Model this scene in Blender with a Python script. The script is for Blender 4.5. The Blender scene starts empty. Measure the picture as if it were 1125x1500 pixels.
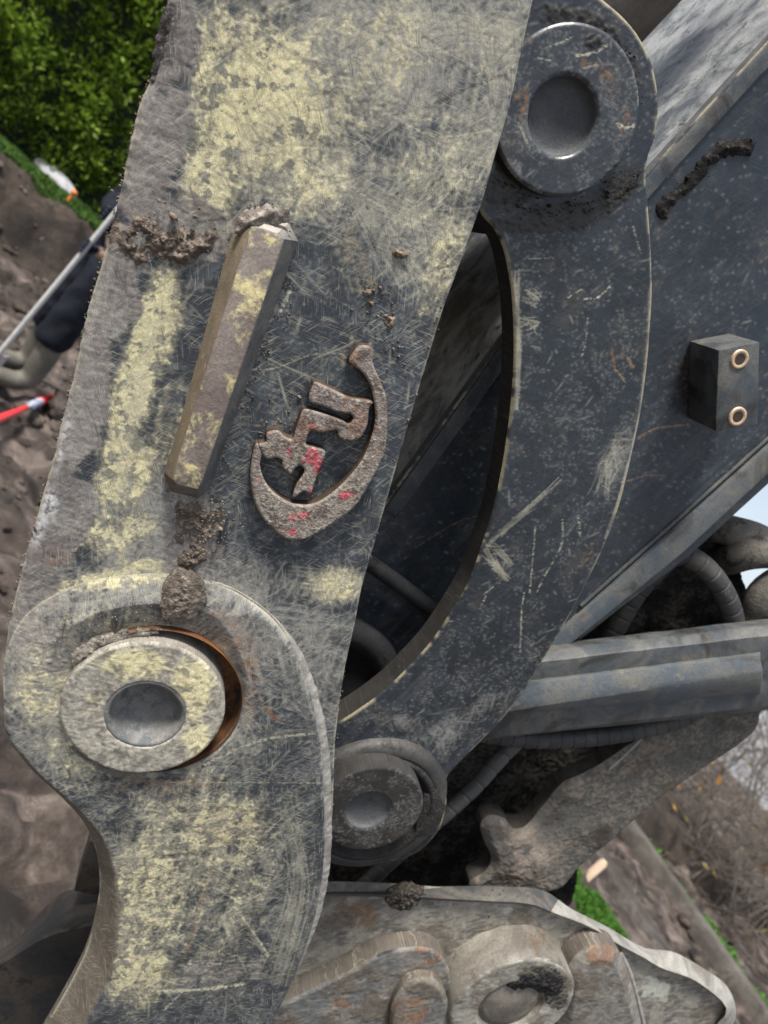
import bpy, bmesh, math, random
import numpy as np
from mathutils import Vector, Matrix, Quaternion

# ------------------------------------------------------------------ camera, sky, sun, exposure
scene = bpy.context.scene
COL = scene.collection
FPX, CX, CY = 1127.0, 562.5, 750.0            # photograph: 1125 x 1500 pixels
PITCH, ROLL, EYE = math.radians(8.7), math.radians(43.8), 1.6
F = np.array([0, math.cos(PITCH), -math.sin(PITCH)])
U0 = np.array([0, math.sin(PITCH), math.cos(PITCH)]); R0 = np.array([1.0, 0, 0])
IU = math.cos(ROLL)*U0 - math.sin(ROLL)*R0
IR = math.sin(ROLL)*U0 + math.cos(ROLL)*R0
CAMP = np.array([0, 0, EYE])
cam = bpy.data.cameras.new('camera'); camo = bpy.data.objects.new('camera', cam); COL.objects.link(camo)
M = Matrix.Identity(4)
for i in range(3):
    M[i][0] = IR[i]; M[i][1] = IU[i]; M[i][2] = -F[i]; M[i][3] = CAMP[i]
camo.matrix_world = M
cam.sensor_fit = 'VERTICAL'; cam.sensor_height = 36.0; cam.sensor_width = 27.0
cam.lens = 36.0*FPX/1500.0
cam.clip_start = 0.02; cam.clip_end = 2000
cam.dof.use_dof = True; cam.dof.focus_distance = 0.60; cam.dof.aperture_fstop = 8.5
scene.camera = camo
SUN_EL, SUN_AZ = math.radians(56), math.radians(-140)     # azimuth from +Y towards +X
world = bpy.data.worlds.new('World'); scene.world = world; world.use_nodes = True
wn = world.node_tree.nodes; wl = world.node_tree.links; wn.clear()
sky = wn.new('ShaderNodeTexSky'); sky.sky_type = 'NISHITA'; sky.sun_disc = False
sky.sun_elevation = SUN_EL; sky.sun_rotation = SUN_AZ
sky.air_density = 1.0; sky.dust_density = 2.0; sky.ozone_density = 1.0
bg = wn.new('ShaderNodeBackground'); bg.inputs['Strength'].default_value = 0.09
wo = wn.new('ShaderNodeOutputWorld')
hs = wn.new('ShaderNodeHueSaturation'); hs.inputs['Saturation'].default_value = 0.55; hs.inputs['Value'].default_value = 1.0
wl.new(sky.outputs['Color'], hs.inputs['Color']); wl.new(hs.outputs['Color'], bg.inputs['Color']); wl.new(bg.outputs[0], wo.inputs[0])
sl = bpy.data.lights.new('sun', 'SUN'); sl.energy = 3.2; sl.angle = math.radians(12); sl.color = (1, 0.95, 0.88)
so = bpy.data.objects.new('sun', sl); COL.objects.link(so); so.location = (0, 0, 12)
sd = Vector((math.sin(SUN_AZ)*math.cos(SUN_EL), math.cos(SUN_AZ)*math.cos(SUN_EL), math.sin(SUN_EL)))
so.rotation_euler = sd.to_track_quat('Z', 'Y').to_euler()
vs = scene.view_settings; vs.view_transform = 'Standard'; vs.look = 'None'; vs.gamma = 1; vs.exposure = 1.02
scene.render.resolution_x = 768; scene.render.resolution_y = 1024
scene.render.engine = 'CYCLES'

# ------------------------------------------------------------------ frames: pixel -> place
vp = np.array([315 - CX, -(275 - CY), FPX]); DW = vp[0]*IR + vp[1]*IU + vp[2]*F
DW[2] = 0; DW /= np.linalg.norm(DW)                 # into the machine, level
ZA = np.array([0, 0, 1.0]); SA = np.cross(DW, ZA)   # in the plates: sideways, up
D0 = 0.55                                           # metres from the eye to the near plate's face

def ray(px, py):
    return F + (px - CX)/FPX*IR - (py - CY)/FPX*IU
def sz(px, py, w):
    r = ray(px, py); t = (D0 + w)/(r @ DW); p = r*t
    return p @ SA, p @ ZA
def W3(s, z, w):
    return CAMP + s*SA + z*ZA + (D0 + w)*DW
def P3(px, py, w):
    return W3(*sz(px, py, w), w)
def proj(s, z, w):
    P = np.multiply.outer(s, SA) + np.multiply.outer(z, ZA) + np.multiply.outer(D0 + w, DW)
    d = P @ F
    return CX + FPX*(P @ IR)/d, CY - FPX*(P @ IU)/d
def G(px, py, z=0.0):
    r = ray(px, py); t = (z - EYE)/r[2]
    return CAMP + r*t
def at(px, py, dist):
    r = ray(px, py); return CAMP + r*(dist/np.hypot(r[0], r[1]))
def rad(px, py, a, w):
    s0, z0 = sz(px - a, py, w); s1, z1 = sz(px + a, py, w)
    return 0.5*math.hypot(s1 - s0, z1 - z0)

# ------------------------------------------------------------------ helpers: objects
def link(name, me, parent=None, mat=None, smooth=True):
    o = bpy.data.objects.new(name, me); COL.objects.link(o)
    if mat: me.materials.append(mat)
    if parent is not None: o.parent = parent
    return o
def tag(o, label=None, cat=None, group=None, kind=None):
    if label: o['label'] = label
    if cat: o['category'] = cat
    if group: o['group'] = group
    if kind: o['kind'] = kind
    return o
ORG = {}
def thing(name, loc, label, cat, group=None):
    o = bpy.data.objects.new(name, None); COL.objects.link(o); o.location = tuple(loc)
    o.empty_display_size = 0.05
    ORG[o.name] = np.array(loc, float)
    return tag(o, label, cat, group)
def org(parent):
    while parent is not None and parent.name not in ORG and parent.parent is not None: parent = parent.parent
    return ORG.get(parent.name, np.zeros(3)) if parent is not None else np.zeros(3)
def mesh_np(name, V, Q, parent=None, mat=None, smooth=True, T=None):
    """V (n,3) world, Q (m,4) quads, T (k,3) triangles"""
    V = np.asarray(V, float) - org(parent)
    me = bpy.data.meshes.new(name)
    Q = np.zeros((0, 4), int) if Q is None else np.asarray(Q, int).reshape(-1, 4)
    T = np.zeros((0, 3), int) if T is None else np.asarray(T, int).reshape(-1, 3)
    me.vertices.add(len(V)); me.vertices.foreach_set('co', V.astype(np.float32).ravel())
    lo = np.concatenate([Q.ravel(), T.ravel()]).astype(np.int32)
    me.loops.add(len(lo)); me.loops.foreach_set('vertex_index', lo)
    n = len(Q) + len(T); me.polygons.add(n)
    st = np.concatenate([np.arange(len(Q))*4, len(Q)*4 + np.arange(len(T))*3]).astype(np.int32)
    me.polygons.foreach_set('loop_start', st)
    if smooth: me.polygons.foreach_set('use_smooth', np.ones(n, bool))
    me.update(calc_edges=True); me.validate()
    return link(name, me, parent, mat)
def set_attr(o, tint=None, rough=None):
    me = o.data
    if tint is not None:
        a = me.attributes.new('tint', 'FLOAT_COLOR', 'POINT')
        c = np.ones((len(me.vertices), 4), np.float32); c[:, :3] = tint; a.data.foreach_set('color', c.ravel())
    if rough is not None:
        a = me.attributes.new('gloss', 'FLOAT', 'POINT')
        a.data.foreach_set('value', (np.zeros(len(me.vertices)) + rough).astype(np.float32))

# ------------------------------------------------------------------ helpers: noise
def _hash(ix, iy, seed):
    h = (ix.astype(np.uint32)*np.uint32(374761393) + iy.astype(np.uint32)*np.uint32(668265263) + np.uint32((seed*974634821) & 0xffffffff))
    h = (h ^ (h >> np.uint32(13)))*np.uint32(1274126177)
    h = h ^ (h >> np.uint32(16))
    return (h & np.uint32(0xffffff)).astype(np.float32)/np.float32(0xffffff)
def vnoise(x, y, seed=0):
    x = np.asarray(x, np.float64) + 4096; y = np.asarray(y, np.float64) + 4096
    ix = np.floor(x); iy = np.floor(y); fx = x - ix; fy = y - iy
    ix = ix.astype(np.int64); iy = iy.astype(np.int64)
    fx = fx*fx*(3 - 2*fx); fy = fy*fy*(3 - 2*fy)
    a = _hash(ix, iy, seed); b = _hash(ix+1, iy, seed); c = _hash(ix, iy+1, seed); d = _hash(ix+1, iy+1, seed)
    return (a*(1-fx) + b*fx)*(1-fy) + (c*(1-fx) + d*fx)*fy
def fbm(x, y, octv=4, seed=0, gain=0.55):
    r = 0; amp = 1; tot = 0
    for k in range(octv):
        ca, sa_ = math.cos(0.7*k), math.sin(0.7*k)
        r = r + amp*vnoise((x*ca - y*sa_)*2**k, (x*sa_ + y*ca)*2**k, seed + 17*k); tot += amp; amp *= gain
    return r/tot
def sstep(a, b, x):
    t = np.clip((x - a)/(b - a), 0, 1); return t*t*(3 - 2*t)

# ------------------------------------------------------------------ helpers: outlines
def smooth(pts, step=6.0, closed=True):
    """Catmull-Rom through pixel points; a point with a third value 1 is a corner."""
    P = [(p[0], p[1]) for p in pts]; C = [len(p) > 2 and p[2] == 1 for p in pts]; n = len(P); out = []
    rng_ = range(n) if closed else range(n-1)
    for i in rng_:
        p1 = np.array(P[i], float); p2 = np.array(P[(i+1) % n], float)
        p0 = np.array(P[i-1], float) if (closed or i > 0) else p1
        p3 = np.array(P[(i+2) % n], float) if (closed or i < n-2) else p2
        m1 = np.zeros(2) if C[i] else (p2 - p0)/2; m2 = np.zeros(2) if C[(i+1) % n] else (p3 - p1)/2
        if C[i]: m1 = (p2 - p1)
        if C[(i+1) % n]: m2 = (p2 - p1)
        k = max(2, int(np.linalg.norm(p2 - p1)/step))
        for j in range(k):
            t = j/k
            out.append((2*t**3 - 3*t*t + 1)*p1 + (t**3 - 2*t*t + t)*m1 + (-2*t**3 + 3*t*t)*p2 + (t**3 - t*t)*m2)
    if not closed: out.append(np.array(P[-1], float))
    return np.array(out)
def to_sz(pts, w):
    return np.array([sz(p[0], p[1], w) for p in pts])
def circle_sz(c, r, n=160):
    a = np.linspace(0, 2*math.pi, n, endpoint=False); return np.c_[c[0] + r*np.cos(a), c[1] + r*np.sin(a)]
def near_poly(P, poly):
    """nearest point on closed polyline and distance"""
    A = poly; B = np.roll(poly, -1, 0); D = B - A; L2 = (D**2).sum(1) + 1e-18
    best = np.full(len(P), 1e9); pt = np.zeros_like(P)
    for s0 in range(0, len(P), 20000):
        q = P[s0:s0+20000]
        t = np.clip(((q[:, None, :] - A[None])*D[None]).sum(2)/L2[None], 0, 1)
        c = A[None] + t[..., None]*D[None]; d = ((q[:, None, :] - c)**2).sum(2)
        k = d.argmin(1); r = np.arange(len(q))
        best[s0:s0+20000] = np.sqrt(d[r, k]); pt[s0:s0+20000] = c[r, k]
    return pt, best

class Ctx: pass
def grid_plate(name, outline, w, thick, res, parent, mat, wear, edge=(0.0015, 0.0012), height=None, holes=(), edge_tint=(0.09, 0.075, 0.06), edge_rough=0.8, in_sz=False, wall_noise=0.35, edge_fn=None):
    """A plate whose near face is a fine height field cut to an outline, with real side walls."""
    poly = np.asarray(outline) if in_sz else to_sz(outline, w)
    polys = [poly] + [np.asarray(h) for h in holes]
    lo = poly.min(0) - res; hi = poly.max(0) + res
    nx = int((hi[0] - lo[0])/res) + 2; ny = int((hi[1] - lo[1])/res) + 2
    s1 = lo[0] + res*np.arange(nx); z1 = lo[1] + res*np.arange(ny)
    S, Z = np.meshgrid(s1, z1)
    keep = np.zeros((ny-1, nx-1), bool); xc = s1[:-1] + res/2
    for j in range(ny-1):
        y = z1[j] + res/2; xs = []
        for q in polys:
            a = q; b = np.roll(q, -1, 0); m = (a[:, 1] > y) != (b[:, 1] > y)
            xs.append(a[m, 0] + (y - a[m, 1])/(b[m, 1] - a[m, 1])*(b[m, 0] - a[m, 0]))
        xs = np.sort(np.concatenate(xs))
        keep[j] = (np.searchsorted(xs, xc) % 2) == 1
    cnt = np.zeros((ny, nx), int)
    for dj in (0, 1):
        for di in (0, 1): cnt[dj:ny-1+dj, di:nx-1+di] += keep
    used = cnt > 0; bnd = used & (cnt < 4)
    bp = np.c_[S[bnd], Z[bnd]]; best = np.full(len(bp), 1e9); tgt = bp.copy()
    for q in polys:
        c, d = near_poly(bp, q); m = d < best; best[m] = d[m]; tgt[m] = c[m]
    ok = best < res*1.6
    bs = S[bnd]; bz = Z[bnd]; bs[ok] = tgt[ok, 0]; bz[ok] = tgt[ok, 1]; S[bnd] = bs; Z[bnd] = bz
    # distance to the edge: exact close by
    dist = np.full(S.shape, 1.0)
    P = np.c_[S[used], Z[used]]; dd = np.full(len(P), 1e9)
    for q in polys:
        qq = q[::max(1, len(q)//220)]
        _, d = near_poly(P, qq); dd = np.minimum(dd, d)
    dist[used] = dd; dist[bnd] = 0
    cx = Ctx(); cx.S, cx.Z, cx.dist, cx.res = S, Z, dist, res; cx.shape = S.shape; cx.w = w
    cx.px, cx.py = proj(S, Z, np.full(S.shape, w)); cx.used = used
    tint, rough, hh = wear(cx)[:3]; ysig = None
    if tint.ndim == 4: ysig = cx.ysig[used]; tint2 = tint[..., 1, :]; tint = tint[..., 0, :]
    ew, ed = edge
    e = np.full(S.shape, ew); de = np.full(S.shape, ed)
    if edge_fn: e, de = edge_fn(cx, e, de)
    t = np.clip(1 - dist/e, 0, 1); h = hh - de*np.where(e > 0.0085, t**1.25, t*t)
    if height is not None: h = h + height(cx)
    idx = -np.ones(S.shape, int); nf = used.sum(); idx[used] = np.arange(nf)
    wv = w - h[used]
    V = CAMP + np.outer(S[used], SA) + np.outer(Z[used], ZA) + np.outer(D0 + wv, DW)
    j, i = np.nonzero(keep)
    Q = np.c_[idx[j, i], idx[j, i+1], idx[j+1, i+1], idx[j+1, i]]
    # boundary edges
    kp = np.zeros((ny+1, nx+1), bool); kp[1:ny, 1:nx] = keep
    ed_list = []
    m = kp[1:ny, 1:nx] & ~kp[0:ny-1, 1:nx]; a, b = np.nonzero(m); ed_list.append(np.c_[idx[a, b], idx[a, b+1]])
    m = kp[1:ny, 1:nx] & ~kp[2:ny+1, 1:nx]; a, b = np.nonzero(m); ed_list.append(np.c_[idx[a+1, b+1], idx[a+1, b]])
    m = kp[1:ny, 1:nx] & ~kp[1:ny, 0:nx-1]; a, b = np.nonzero(m); ed_list.append(np.c_[idx[a+1, b], idx[a, b]])
    m = kp[1:ny, 1:nx] & ~kp[1:ny, 2:nx+1]; a, b = np.nonzero(m); ed_list.append(np.c_[idx[a, b+1], idx[a+1, b+1]])
    E_ = np.concatenate(ed_list); rim = np.unique(E_); rmap = -np.ones(nf, int); rmap[rim] = np.arange(len(rim))
    nr = len(rim); ss = S[used][rim]; zz = Z[used][rim]
    layers = 4; Vs = [V]; T0 = tint[used].reshape(-1, 3); Ts = [T0]; Rs = [rough[used]]
    et = np.array(edge_tint)
    for L in range(layers):
        ww = wv[rim] + (w + thick - wv[rim])*L/(layers-1)
        Vs.append(CAMP + np.outer(ss, SA) + np.outer(zz, ZA) + np.outer(D0 + ww, DW))
        nz = fbm((ss + zz)*70 + L*0.5, (ss - zz)*70 + L*1.1, 4, 5)[:, None]
        Ts.append(et[None]*(1 + wall_noise*4*(nz - 0.5))); Rs.append(np.full(nr, edge_rough))
    Qs = [Q]
    for L in range(layers-1):
        A = nf + L*nr + rmap[E_[:, 0]]; B = nf + L*nr + rmap[E_[:, 1]]
        Qs.append(np.c_[B, A, A + nr, B + nr])
    o = mesh_np(name, np.concatenate(Vs), np.concatenate(Qs), parent, mat)
    set_attr(o, np.clip(np.concatenate(Ts), 0.004, 0.9), np.concatenate(Rs))
    nv = len(o.data.vertices); t2 = np.concatenate(Ts); yy = np.full(nv, -1.0)
    if ysig is not None: t2 = t2.copy(); t2[:nf] = tint2[used].reshape(-1, 3); yy[:nf] = ysig
    if ysig is not None:
        a_ = o.data.attributes.new('tint2', 'FLOAT_COLOR', 'POINT'); c_ = np.ones((nv, 4), np.float32); c_[:, :3] = np.clip(t2, 0.004, 0.9); a_.data.foreach_set('color', c_.ravel())
        a_ = o.data.attributes.new('ysig', 'FLOAT', 'POINT'); a_.data.foreach_set('value', (yy + 1.0).astype(np.float32))
    return o

def blobs(cx, lst):
    """soft ellipses in photograph pixels: (x, y, rx, ry, angle deg, strength)"""
    r = np.zeros(cx.shape)
    for x, y, rx, ry, an, st in lst:
        a = math.radians(an); dx = cx.px - x; dy = cx.py - y
        u = (dx*math.cos(a) + dy*math.sin(a))/rx; v = (-dx*math.sin(a) + dy*math.cos(a))/ry
        r = np.maximum(r, st*np.exp(-(u*u + v*v)**1.5))
    return r
def scratch(cx, n, L, ang, spread, seed, dens=None, curve=6.0, wid=1, inten=(0.3, 1.0)):
    """raster of many fine curved lines on a plate's own grid (metres)"""
    g = np.random.default_rng(seed); H, Wd = cx.shape; out = np.zeros(cx.shape, np.float32)
    s0, z0 = cx.S[0, 0], cx.Z[0, 0]
    s0 = np.median(cx.S[:, 0]); z0 = np.median(cx.Z[0, :])
    uy, ux = np.nonzero(cx.used)
    k = g.integers(0, len(uy), n*3); 
    if dens is not None:
        p = dens[uy[k], ux[k]]; k = k[g.random(len(k)) < p]
    k = k[:n]
    for q in k:
        ln = math.exp(g.uniform(math.log(L[0]), math.log(L[1]))); a = math.radians(ang + g.normal()*spread)
        m = max(3, int(ln/cx.res/0.7)); t = np.arange(m)*cx.res*0.7
        cv = g.normal()*curve; th = a + cv*t
        x = ux[q] + np.cumsum(np.cos(th))*0.7; y = uy[q] + np.cumsum(np.sin(th))*0.7
        val = g.uniform(*inten)*np.sin(np.linspace(0.25, math.pi-0.1, m))**0.5
        for o_ in range(wid):
            xx = x - math.sin(a)*o_; yy = y + math.cos(a)*o_
            ix = np.floor(xx).astype(int); iy = np.floor(yy).astype(int); fx = xx - ix; fy = yy - iy
            ok = (ix >= 0) & (iy >= 0) & (ix < Wd-1) & (iy < H-1)
            ix, iy, fx, fy, v = ix[ok], iy[ok], fx[ok], fy[ok], val[ok]
            for dx, dy, wt in ((0, 0, (1-fx)*(1-fy)), (1, 0, fx*(1-fy)), (0, 1, (1-fx)*fy), (1, 1, fx*fy)):
                np.maximum.at(out, (iy+dy, ix+dx), (v*np.sqrt(wt)).astype(np.float32))
    return out
def strokes(cx, lst, soft=1.0):
    """named marks: pixel polylines with width in pixels and strength"""
    r = np.zeros(cx.shape)
    for pts, wd, st in lst:
        pts = smooth(pts, 1.5, closed=False); x0, y0 = pts.min(0) - 3*wd - 4; x1, y1 = pts.max(0) + 3*wd + 4
        m = (cx.px > x0) & (cx.px < x1) & (cx.py > y0) & (cx.py < y1)
        if not m.any(): continue
        q = np.c_[cx.px[m], cx.py[m]]; d = np.full(len(q), 1e9)
        for p in pts: d = np.minimum(d, np.hypot(q[:, 0] - p[0], q[:, 1] - p[1]))
        wob = 0.15 + 1.5*vnoise(q[:, 0]/4, q[:, 1]/4, 3); ero = sstep(0.28, 0.5, vnoise(q[:, 0]/2.2, q[:, 1]/2.2, 9))
        r[m] = np.maximum(r[m], st*ero*sstep(wd*wob + soft*0.7, wd*wob*0.5, d))
    return r
def bundle(cx, pts, width, n, seed, inten=(0.1, 0.9), jit=0.7):
    """a scrape: many fine lines side by side along a pixel polyline"""
    g = np.random.default_rng(seed); out = np.zeros(cx.shape, np.float32); H, Wd = cx.shape
    P = smooth(pts, 2, closed=False); d = np.gradient(P, axis=0); nrm = np.c_[-d[:, 1], d[:, 0]]; nrm /= np.linalg.norm(nrm, axis=1)[:, None] + 1e-9
    s0 = np.median(cx.S[:, 0]); z0 = np.median(cx.Z[0, :])
    for _ in range(n):
        a = g.uniform(0, 0.6); b = min(1, a + g.uniform(0.15, 0.9)); i0, i1 = int(a*len(P)), max(int(a*len(P)) + 3, int(b*len(P)))
        q = P[i0:i1] + nrm[i0:i1]*(g.normal()*width*0.45 + np.linspace(-1, 1, len(P[i0:i1]))[:, None]*g.normal()*width*0.5*jit + np.cumsum(g.normal(size=(len(P[i0:i1]), 1))*jit*0.12, 0))
        if len(q) < 2: continue
        k = len(q)*3; t = np.linspace(0, len(q)-1, k); qx = np.interp(t, np.arange(len(q)), q[:, 0]); qy = np.interp(t, np.arange(len(q)), q[:, 1])
        uv = np.array([sz(x, y, cx.w) for x, y in zip(qx, qy)]); ix = np.round((uv[:, 0] - s0)/cx.res).astype(int); iy = np.round((uv[:, 1] - z0)/cx.res).astype(int)
        ok = (ix >= 0) & (iy >= 0) & (ix < Wd) & (iy < H); v = g.uniform(*inten)*np.sin(np.linspace(0.3, math.pi-0.3, k))**0.4
        np.maximum.at(out, (iy[ok], ix[ok]), v[ok].astype(np.float32))
    return out
def criss(cx, seed, fl=38, fs=520, n=6):
    """scoured film: short strokes in several directions"""
    r = np.zeros(cx.shape)
    for k in range(n):
        a = k*math.pi/n + 0.3*math.sin(k*7.1 + seed); u = cx.S*math.cos(a) + cx.Z*math.sin(a); v = -cx.S*math.sin(a) + cx.Z*math.cos(a)
        wv = 0.6*(vnoise(cx.S*30, cx.Z*30, seed + k) - 0.5)
        r = np.maximum(r, vnoise(u*fl + wv, v*fs + 8*wv, seed + 31*k)*(0.62 + 0.55*vnoise(cx.S*24 + k*9, cx.Z*24, seed + 5)))
    return r
def mix(a, b, m):
    m = np.clip(m, 0, 1); b = np.asarray(b)
    if a.ndim == 4:
        if b.ndim == 3: b = b[..., None, :]
        return a + (b - a)*m[..., None, None]
    return a + (b - a)*m[..., None]

# ------------------------------------------------------------------ materials
def new_mat(name):
    m = bpy.data.materials.new(name); m.use_nodes = True; nt = m.node_tree; nt.nodes.clear()
    out = nt.nodes.new('ShaderNodeOutputMaterial'); b = nt.nodes.new('ShaderNodeBsdfPrincipled')
    nt.links.new(b.outputs[0], out.inputs[0]); return m, nt, b
def nd(nt, t, **kw):
    n = nt.nodes.new(t)
    for k, v in kw.items():
        if k in n.inputs: n.inputs[k].default_value = v
        else: setattr(n, k, v)
    return n
def ramp(nt, fac, stops):
    r = nt.nodes.new('ShaderNodeValToRGB'); cr = r.color_ramp
    while len(cr.elements) < len(stops): cr.elements.new(0.5)
    for e, (p, c) in zip(cr.elements, stops):
        e.position = p; e.color = (*c, 1) if len(c) == 3 else c
    nt.links.new(fac, r.inputs[0]); return r.outputs[0]
def mixc(nt, fac, a, b, mode='MIX'):
    m = nt.nodes.new('ShaderNodeMix'); m.data_type = 'RGBA'; m.blend_type = mode
    for s_, v in ((0, fac), (6, a), (7, b)):
        if hasattr(v, 'links') or hasattr(v, 'is_linked'): nt.links.new(v, m.inputs[s_])
        else: m.inputs[s_].default_value = (*v, 1) if isinstance(v, tuple) and len(v) == 3 else v
    return m.outputs[2]
def bump(nt, b, h, strength, distance):
    n = nd(nt, 'ShaderNodeBump', Strength=strength, Distance=distance); nt.links.new(h, n.inputs['Height']); nt.links.new(n.outputs[0], b.inputs['Normal'])
def attr_mat(name, fine=900, bstr=0.5, bdist=0.0005, spec=0.5, metal=0.0, hair=0.0, dual=False):
    m, nt, b = new_mat(name)
    a = nd(nt, 'ShaderNodeAttribute', attribute_name='tint'); g = nd(nt, 'ShaderNodeAttribute', attribute_name='gloss')
    tc = nd(nt, 'ShaderNodeTexCoord')
    n = nd(nt, 'ShaderNodeTexNoise', Scale=fine, Detail=3.0, Roughness=0.6); nt.links.new(tc.outputs['Object'], n.inputs['Vector'])
    v = ramp(nt, n.outputs['Fac'], [(0.3, (0.72, 0.72, 0.72)), (0.7, (1.25, 1.25, 1.25))])
    basec = a.outputs['Color']
    if dual:
        a2 = nd(nt, 'ShaderNodeAttribute', attribute_name='tint2'); ys = nd(nt, 'ShaderNodeAttribute', attribute_name='ysig')
        e1 = nd(nt, 'ShaderNodeTexNoise', Scale=420.0, Detail=6.0, Roughness=0.75, Distortion=0.6); nt.links.new(tc.outputs['Object'], e1.inputs['Vector'])
        m1 = nd(nt, 'ShaderNodeMath', operation='MULTIPLY_ADD'); nt.links.new(e1.outputs['Fac'], m1.inputs[0]); m1.inputs[1].default_value = 0.60; nt.links.new(ys.outputs['Fac'], m1.inputs[2])
        m2 = nd(nt, 'ShaderNodeMath', operation='SUBTRACT'); nt.links.new(m1.outputs[0], m2.inputs[0]); m2.inputs[1].default_value = 1.30 - 0.5
        ym_ = ramp(nt, m2.outputs[0], [(0.43, (0, 0, 0)), (0.60, (0.92, 0.92, 0.92))]); basec = mixc(nt, ym_, a.outputs['Color'], a2.outputs['Color'])
    c = mixc(nt, 1.0, basec, v, 'MULTIPLY')
    if hair:
        pn = nd(nt, 'ShaderNodeTexNoise', Scale=38.0, Detail=4.0); nt.links.new(tc.outputs['Object'], pn.inputs['Vector'])
        for k, (ang, lg, sh) in enumerate(((20, 55, 1500), (-35, 40, 1700), (75, 60, 1600), (130, 50, 1500))):
            ca, sa_ = math.cos(math.radians(ang)), math.sin(math.radians(ang)); da = ca*SA + sa_*ZA; db = -sa_*SA + ca*ZA
            d1 = nd(nt, 'ShaderNodeVectorMath', operation='DOT_PRODUCT'); d1.inputs[1].default_value = tuple(da*lg); nt.links.new(tc.outputs['Object'], d1.inputs[0])
            d2 = nd(nt, 'ShaderNodeVectorMath', operation='DOT_PRODUCT'); d2.inputs[1].default_value = tuple(db*sh); nt.links.new(tc.outputs['Object'], d2.inputs[0])
            wv = nd(nt, 'ShaderNodeMath', operation='MULTIPLY_ADD'); nt.links.new(pn.outputs['Fac'], wv.inputs[0]); wv.inputs[1].default_value = 14.0; nt.links.new(d2.outputs['Value'], wv.inputs[2])
            cb = nd(nt, 'ShaderNodeCombineXYZ'); nt.links.new(d1.outputs['Value'], cb.inputs[0]); nt.links.new(wv.outputs[0], cb.inputs[1]); cb.inputs[2].default_value = k*7.3
            hn_ = nd(nt, 'ShaderNodeTexNoise', Scale=1.0, Detail=1.5, Roughness=0.5); nt.links.new(cb.outputs[0], hn_.inputs['Vector'])
            mm_ = ramp(nt, hn_.outputs['Fac'], [(0.61, (0, 0, 0)), (0.68, (hair,)*3)])
            pk = ramp(nt, pn.outputs['Fac'], [(0.36 + 0.05*k, (0, 0, 0)), (0.5 + 0.04*k, (1, 1, 1))] if k % 2 else [(0.46 - 0.03*k, (1, 1, 1)), (0.62, (0, 0, 0))])
            fm = mixc(nt, 1.0, mm_, pk, 'MULTIPLY'); c = mixc(nt, fm, c, (0.44, 0.425, 0.35) if k != 1 else (0.05, 0.05, 0.052))
        pt_ = nd(nt, 'ShaderNodeTexNoise', Scale=1700.0, Detail=1.0); nt.links.new(tc.outputs['Object'], pt_.inputs['Vector'])
        c = mixc(nt, ramp(nt, pt_.outputs['Fac'], [(0.63, (0, 0, 0)), (0.72, (hair*0.9,)*3)]), c, (0.05, 0.046, 0.044))
    nt.links.new(c, b.inputs['Base Color']); nt.links.new(g.outputs['Fac'], b.inputs['Roughness'])
    b.inputs['Specular IOR Level'].default_value = spec; b.inputs['Metallic'].default_value = metal
    bump(nt, b, n.outputs['Fac'], bstr, bdist)
    return m
def grime(name, base, dust, rust, k=(0.5, 0.5), scale=60, rough=(0.4, 0.75), bstr=0.5, bdist=0.001, spec=0.5, metal=0.0, speck=0.0, dark=None):
    """layered metal: base paint, dust film, rust or dirt patches, pale specks"""
    m, nt, b = new_mat(name); tc = nd(nt, 'ShaderNodeTexCoord')
    def noise(s, d=5.0, r=0.6, dist=0.0):
        n = nd(nt, 'ShaderNodeTexNoise', Scale=s, Detail=d, Roughness=r, Distortion=dist); nt.links.new(tc.outputs['Object'], n.inputs['Vector']); return n.outputs['Fac']
    n1 = noise(scale*0.4, 6, 0.65, 0.6); n2 = noise(scale, 6, 0.7, 0.3); n3 = noise(scale*9, 3)
    f1 = ramp(nt, n1, [(k[0]-0.09, (0, 0, 0)), (k[0]+0.12, (1, 1, 1))])
    f2 = ramp(nt, n2, [(k[1], (0, 0, 0)), (k[1]+0.1, (1, 1, 1))])
    c = mixc(nt, f1, base, dust); c = mixc(nt, f2, c, rust)
    if dark:
        n4 = noise(scale*0.3, 5, 0.6, 1.0); f4 = ramp(nt, n4, [(0.52, (0, 0, 0)), (0.64, (1, 1, 1))]); c = mixc(nt, f4, c, dark)
    v = ramp(nt, n3, [(0.3, (0.80, 0.80, 0.80)), (0.7, (1.2, 1.2, 1.2))]); c = mixc(nt, 1.0, c, v, 'MULTIPLY')
    if speck:
        vo = nd(nt, 'ShaderNodeTexVoronoi', Scale=scale*7, Randomness=1.0); nt.links.new(tc.outputs['Object'], vo.inputs['Vector'])
        fs = ramp(nt, vo.outputs['Distance'], [(0.0, (speck, speck, speck)), (0.16, (0, 0, 0))]); c = mixc(nt, fs, c, (0.35, 0.34, 0.32))
    nt.links.new(c, b.inputs['Base Color'])
    rr = ramp(nt, n2, [(0.3, (rough[0],)*3), (0.7, (rough[1],)*3)]); nt.links.new(rr, b.inputs['Roughness'])
    b.inputs['Specular IOR Level'].default_value = spec; b.inputs['Metallic'].default_value = metal
    ad = nd(nt, 'ShaderNodeMath', operation='MULTIPLY_ADD'); nt.links.new(n3, ad.inputs[0]); ad.inputs[1].default_value = 0.3; nt.links.new(n2, ad.inputs[2])
    bump(nt, b, ad.outputs[0], bstr, bdist)
    return m

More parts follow.
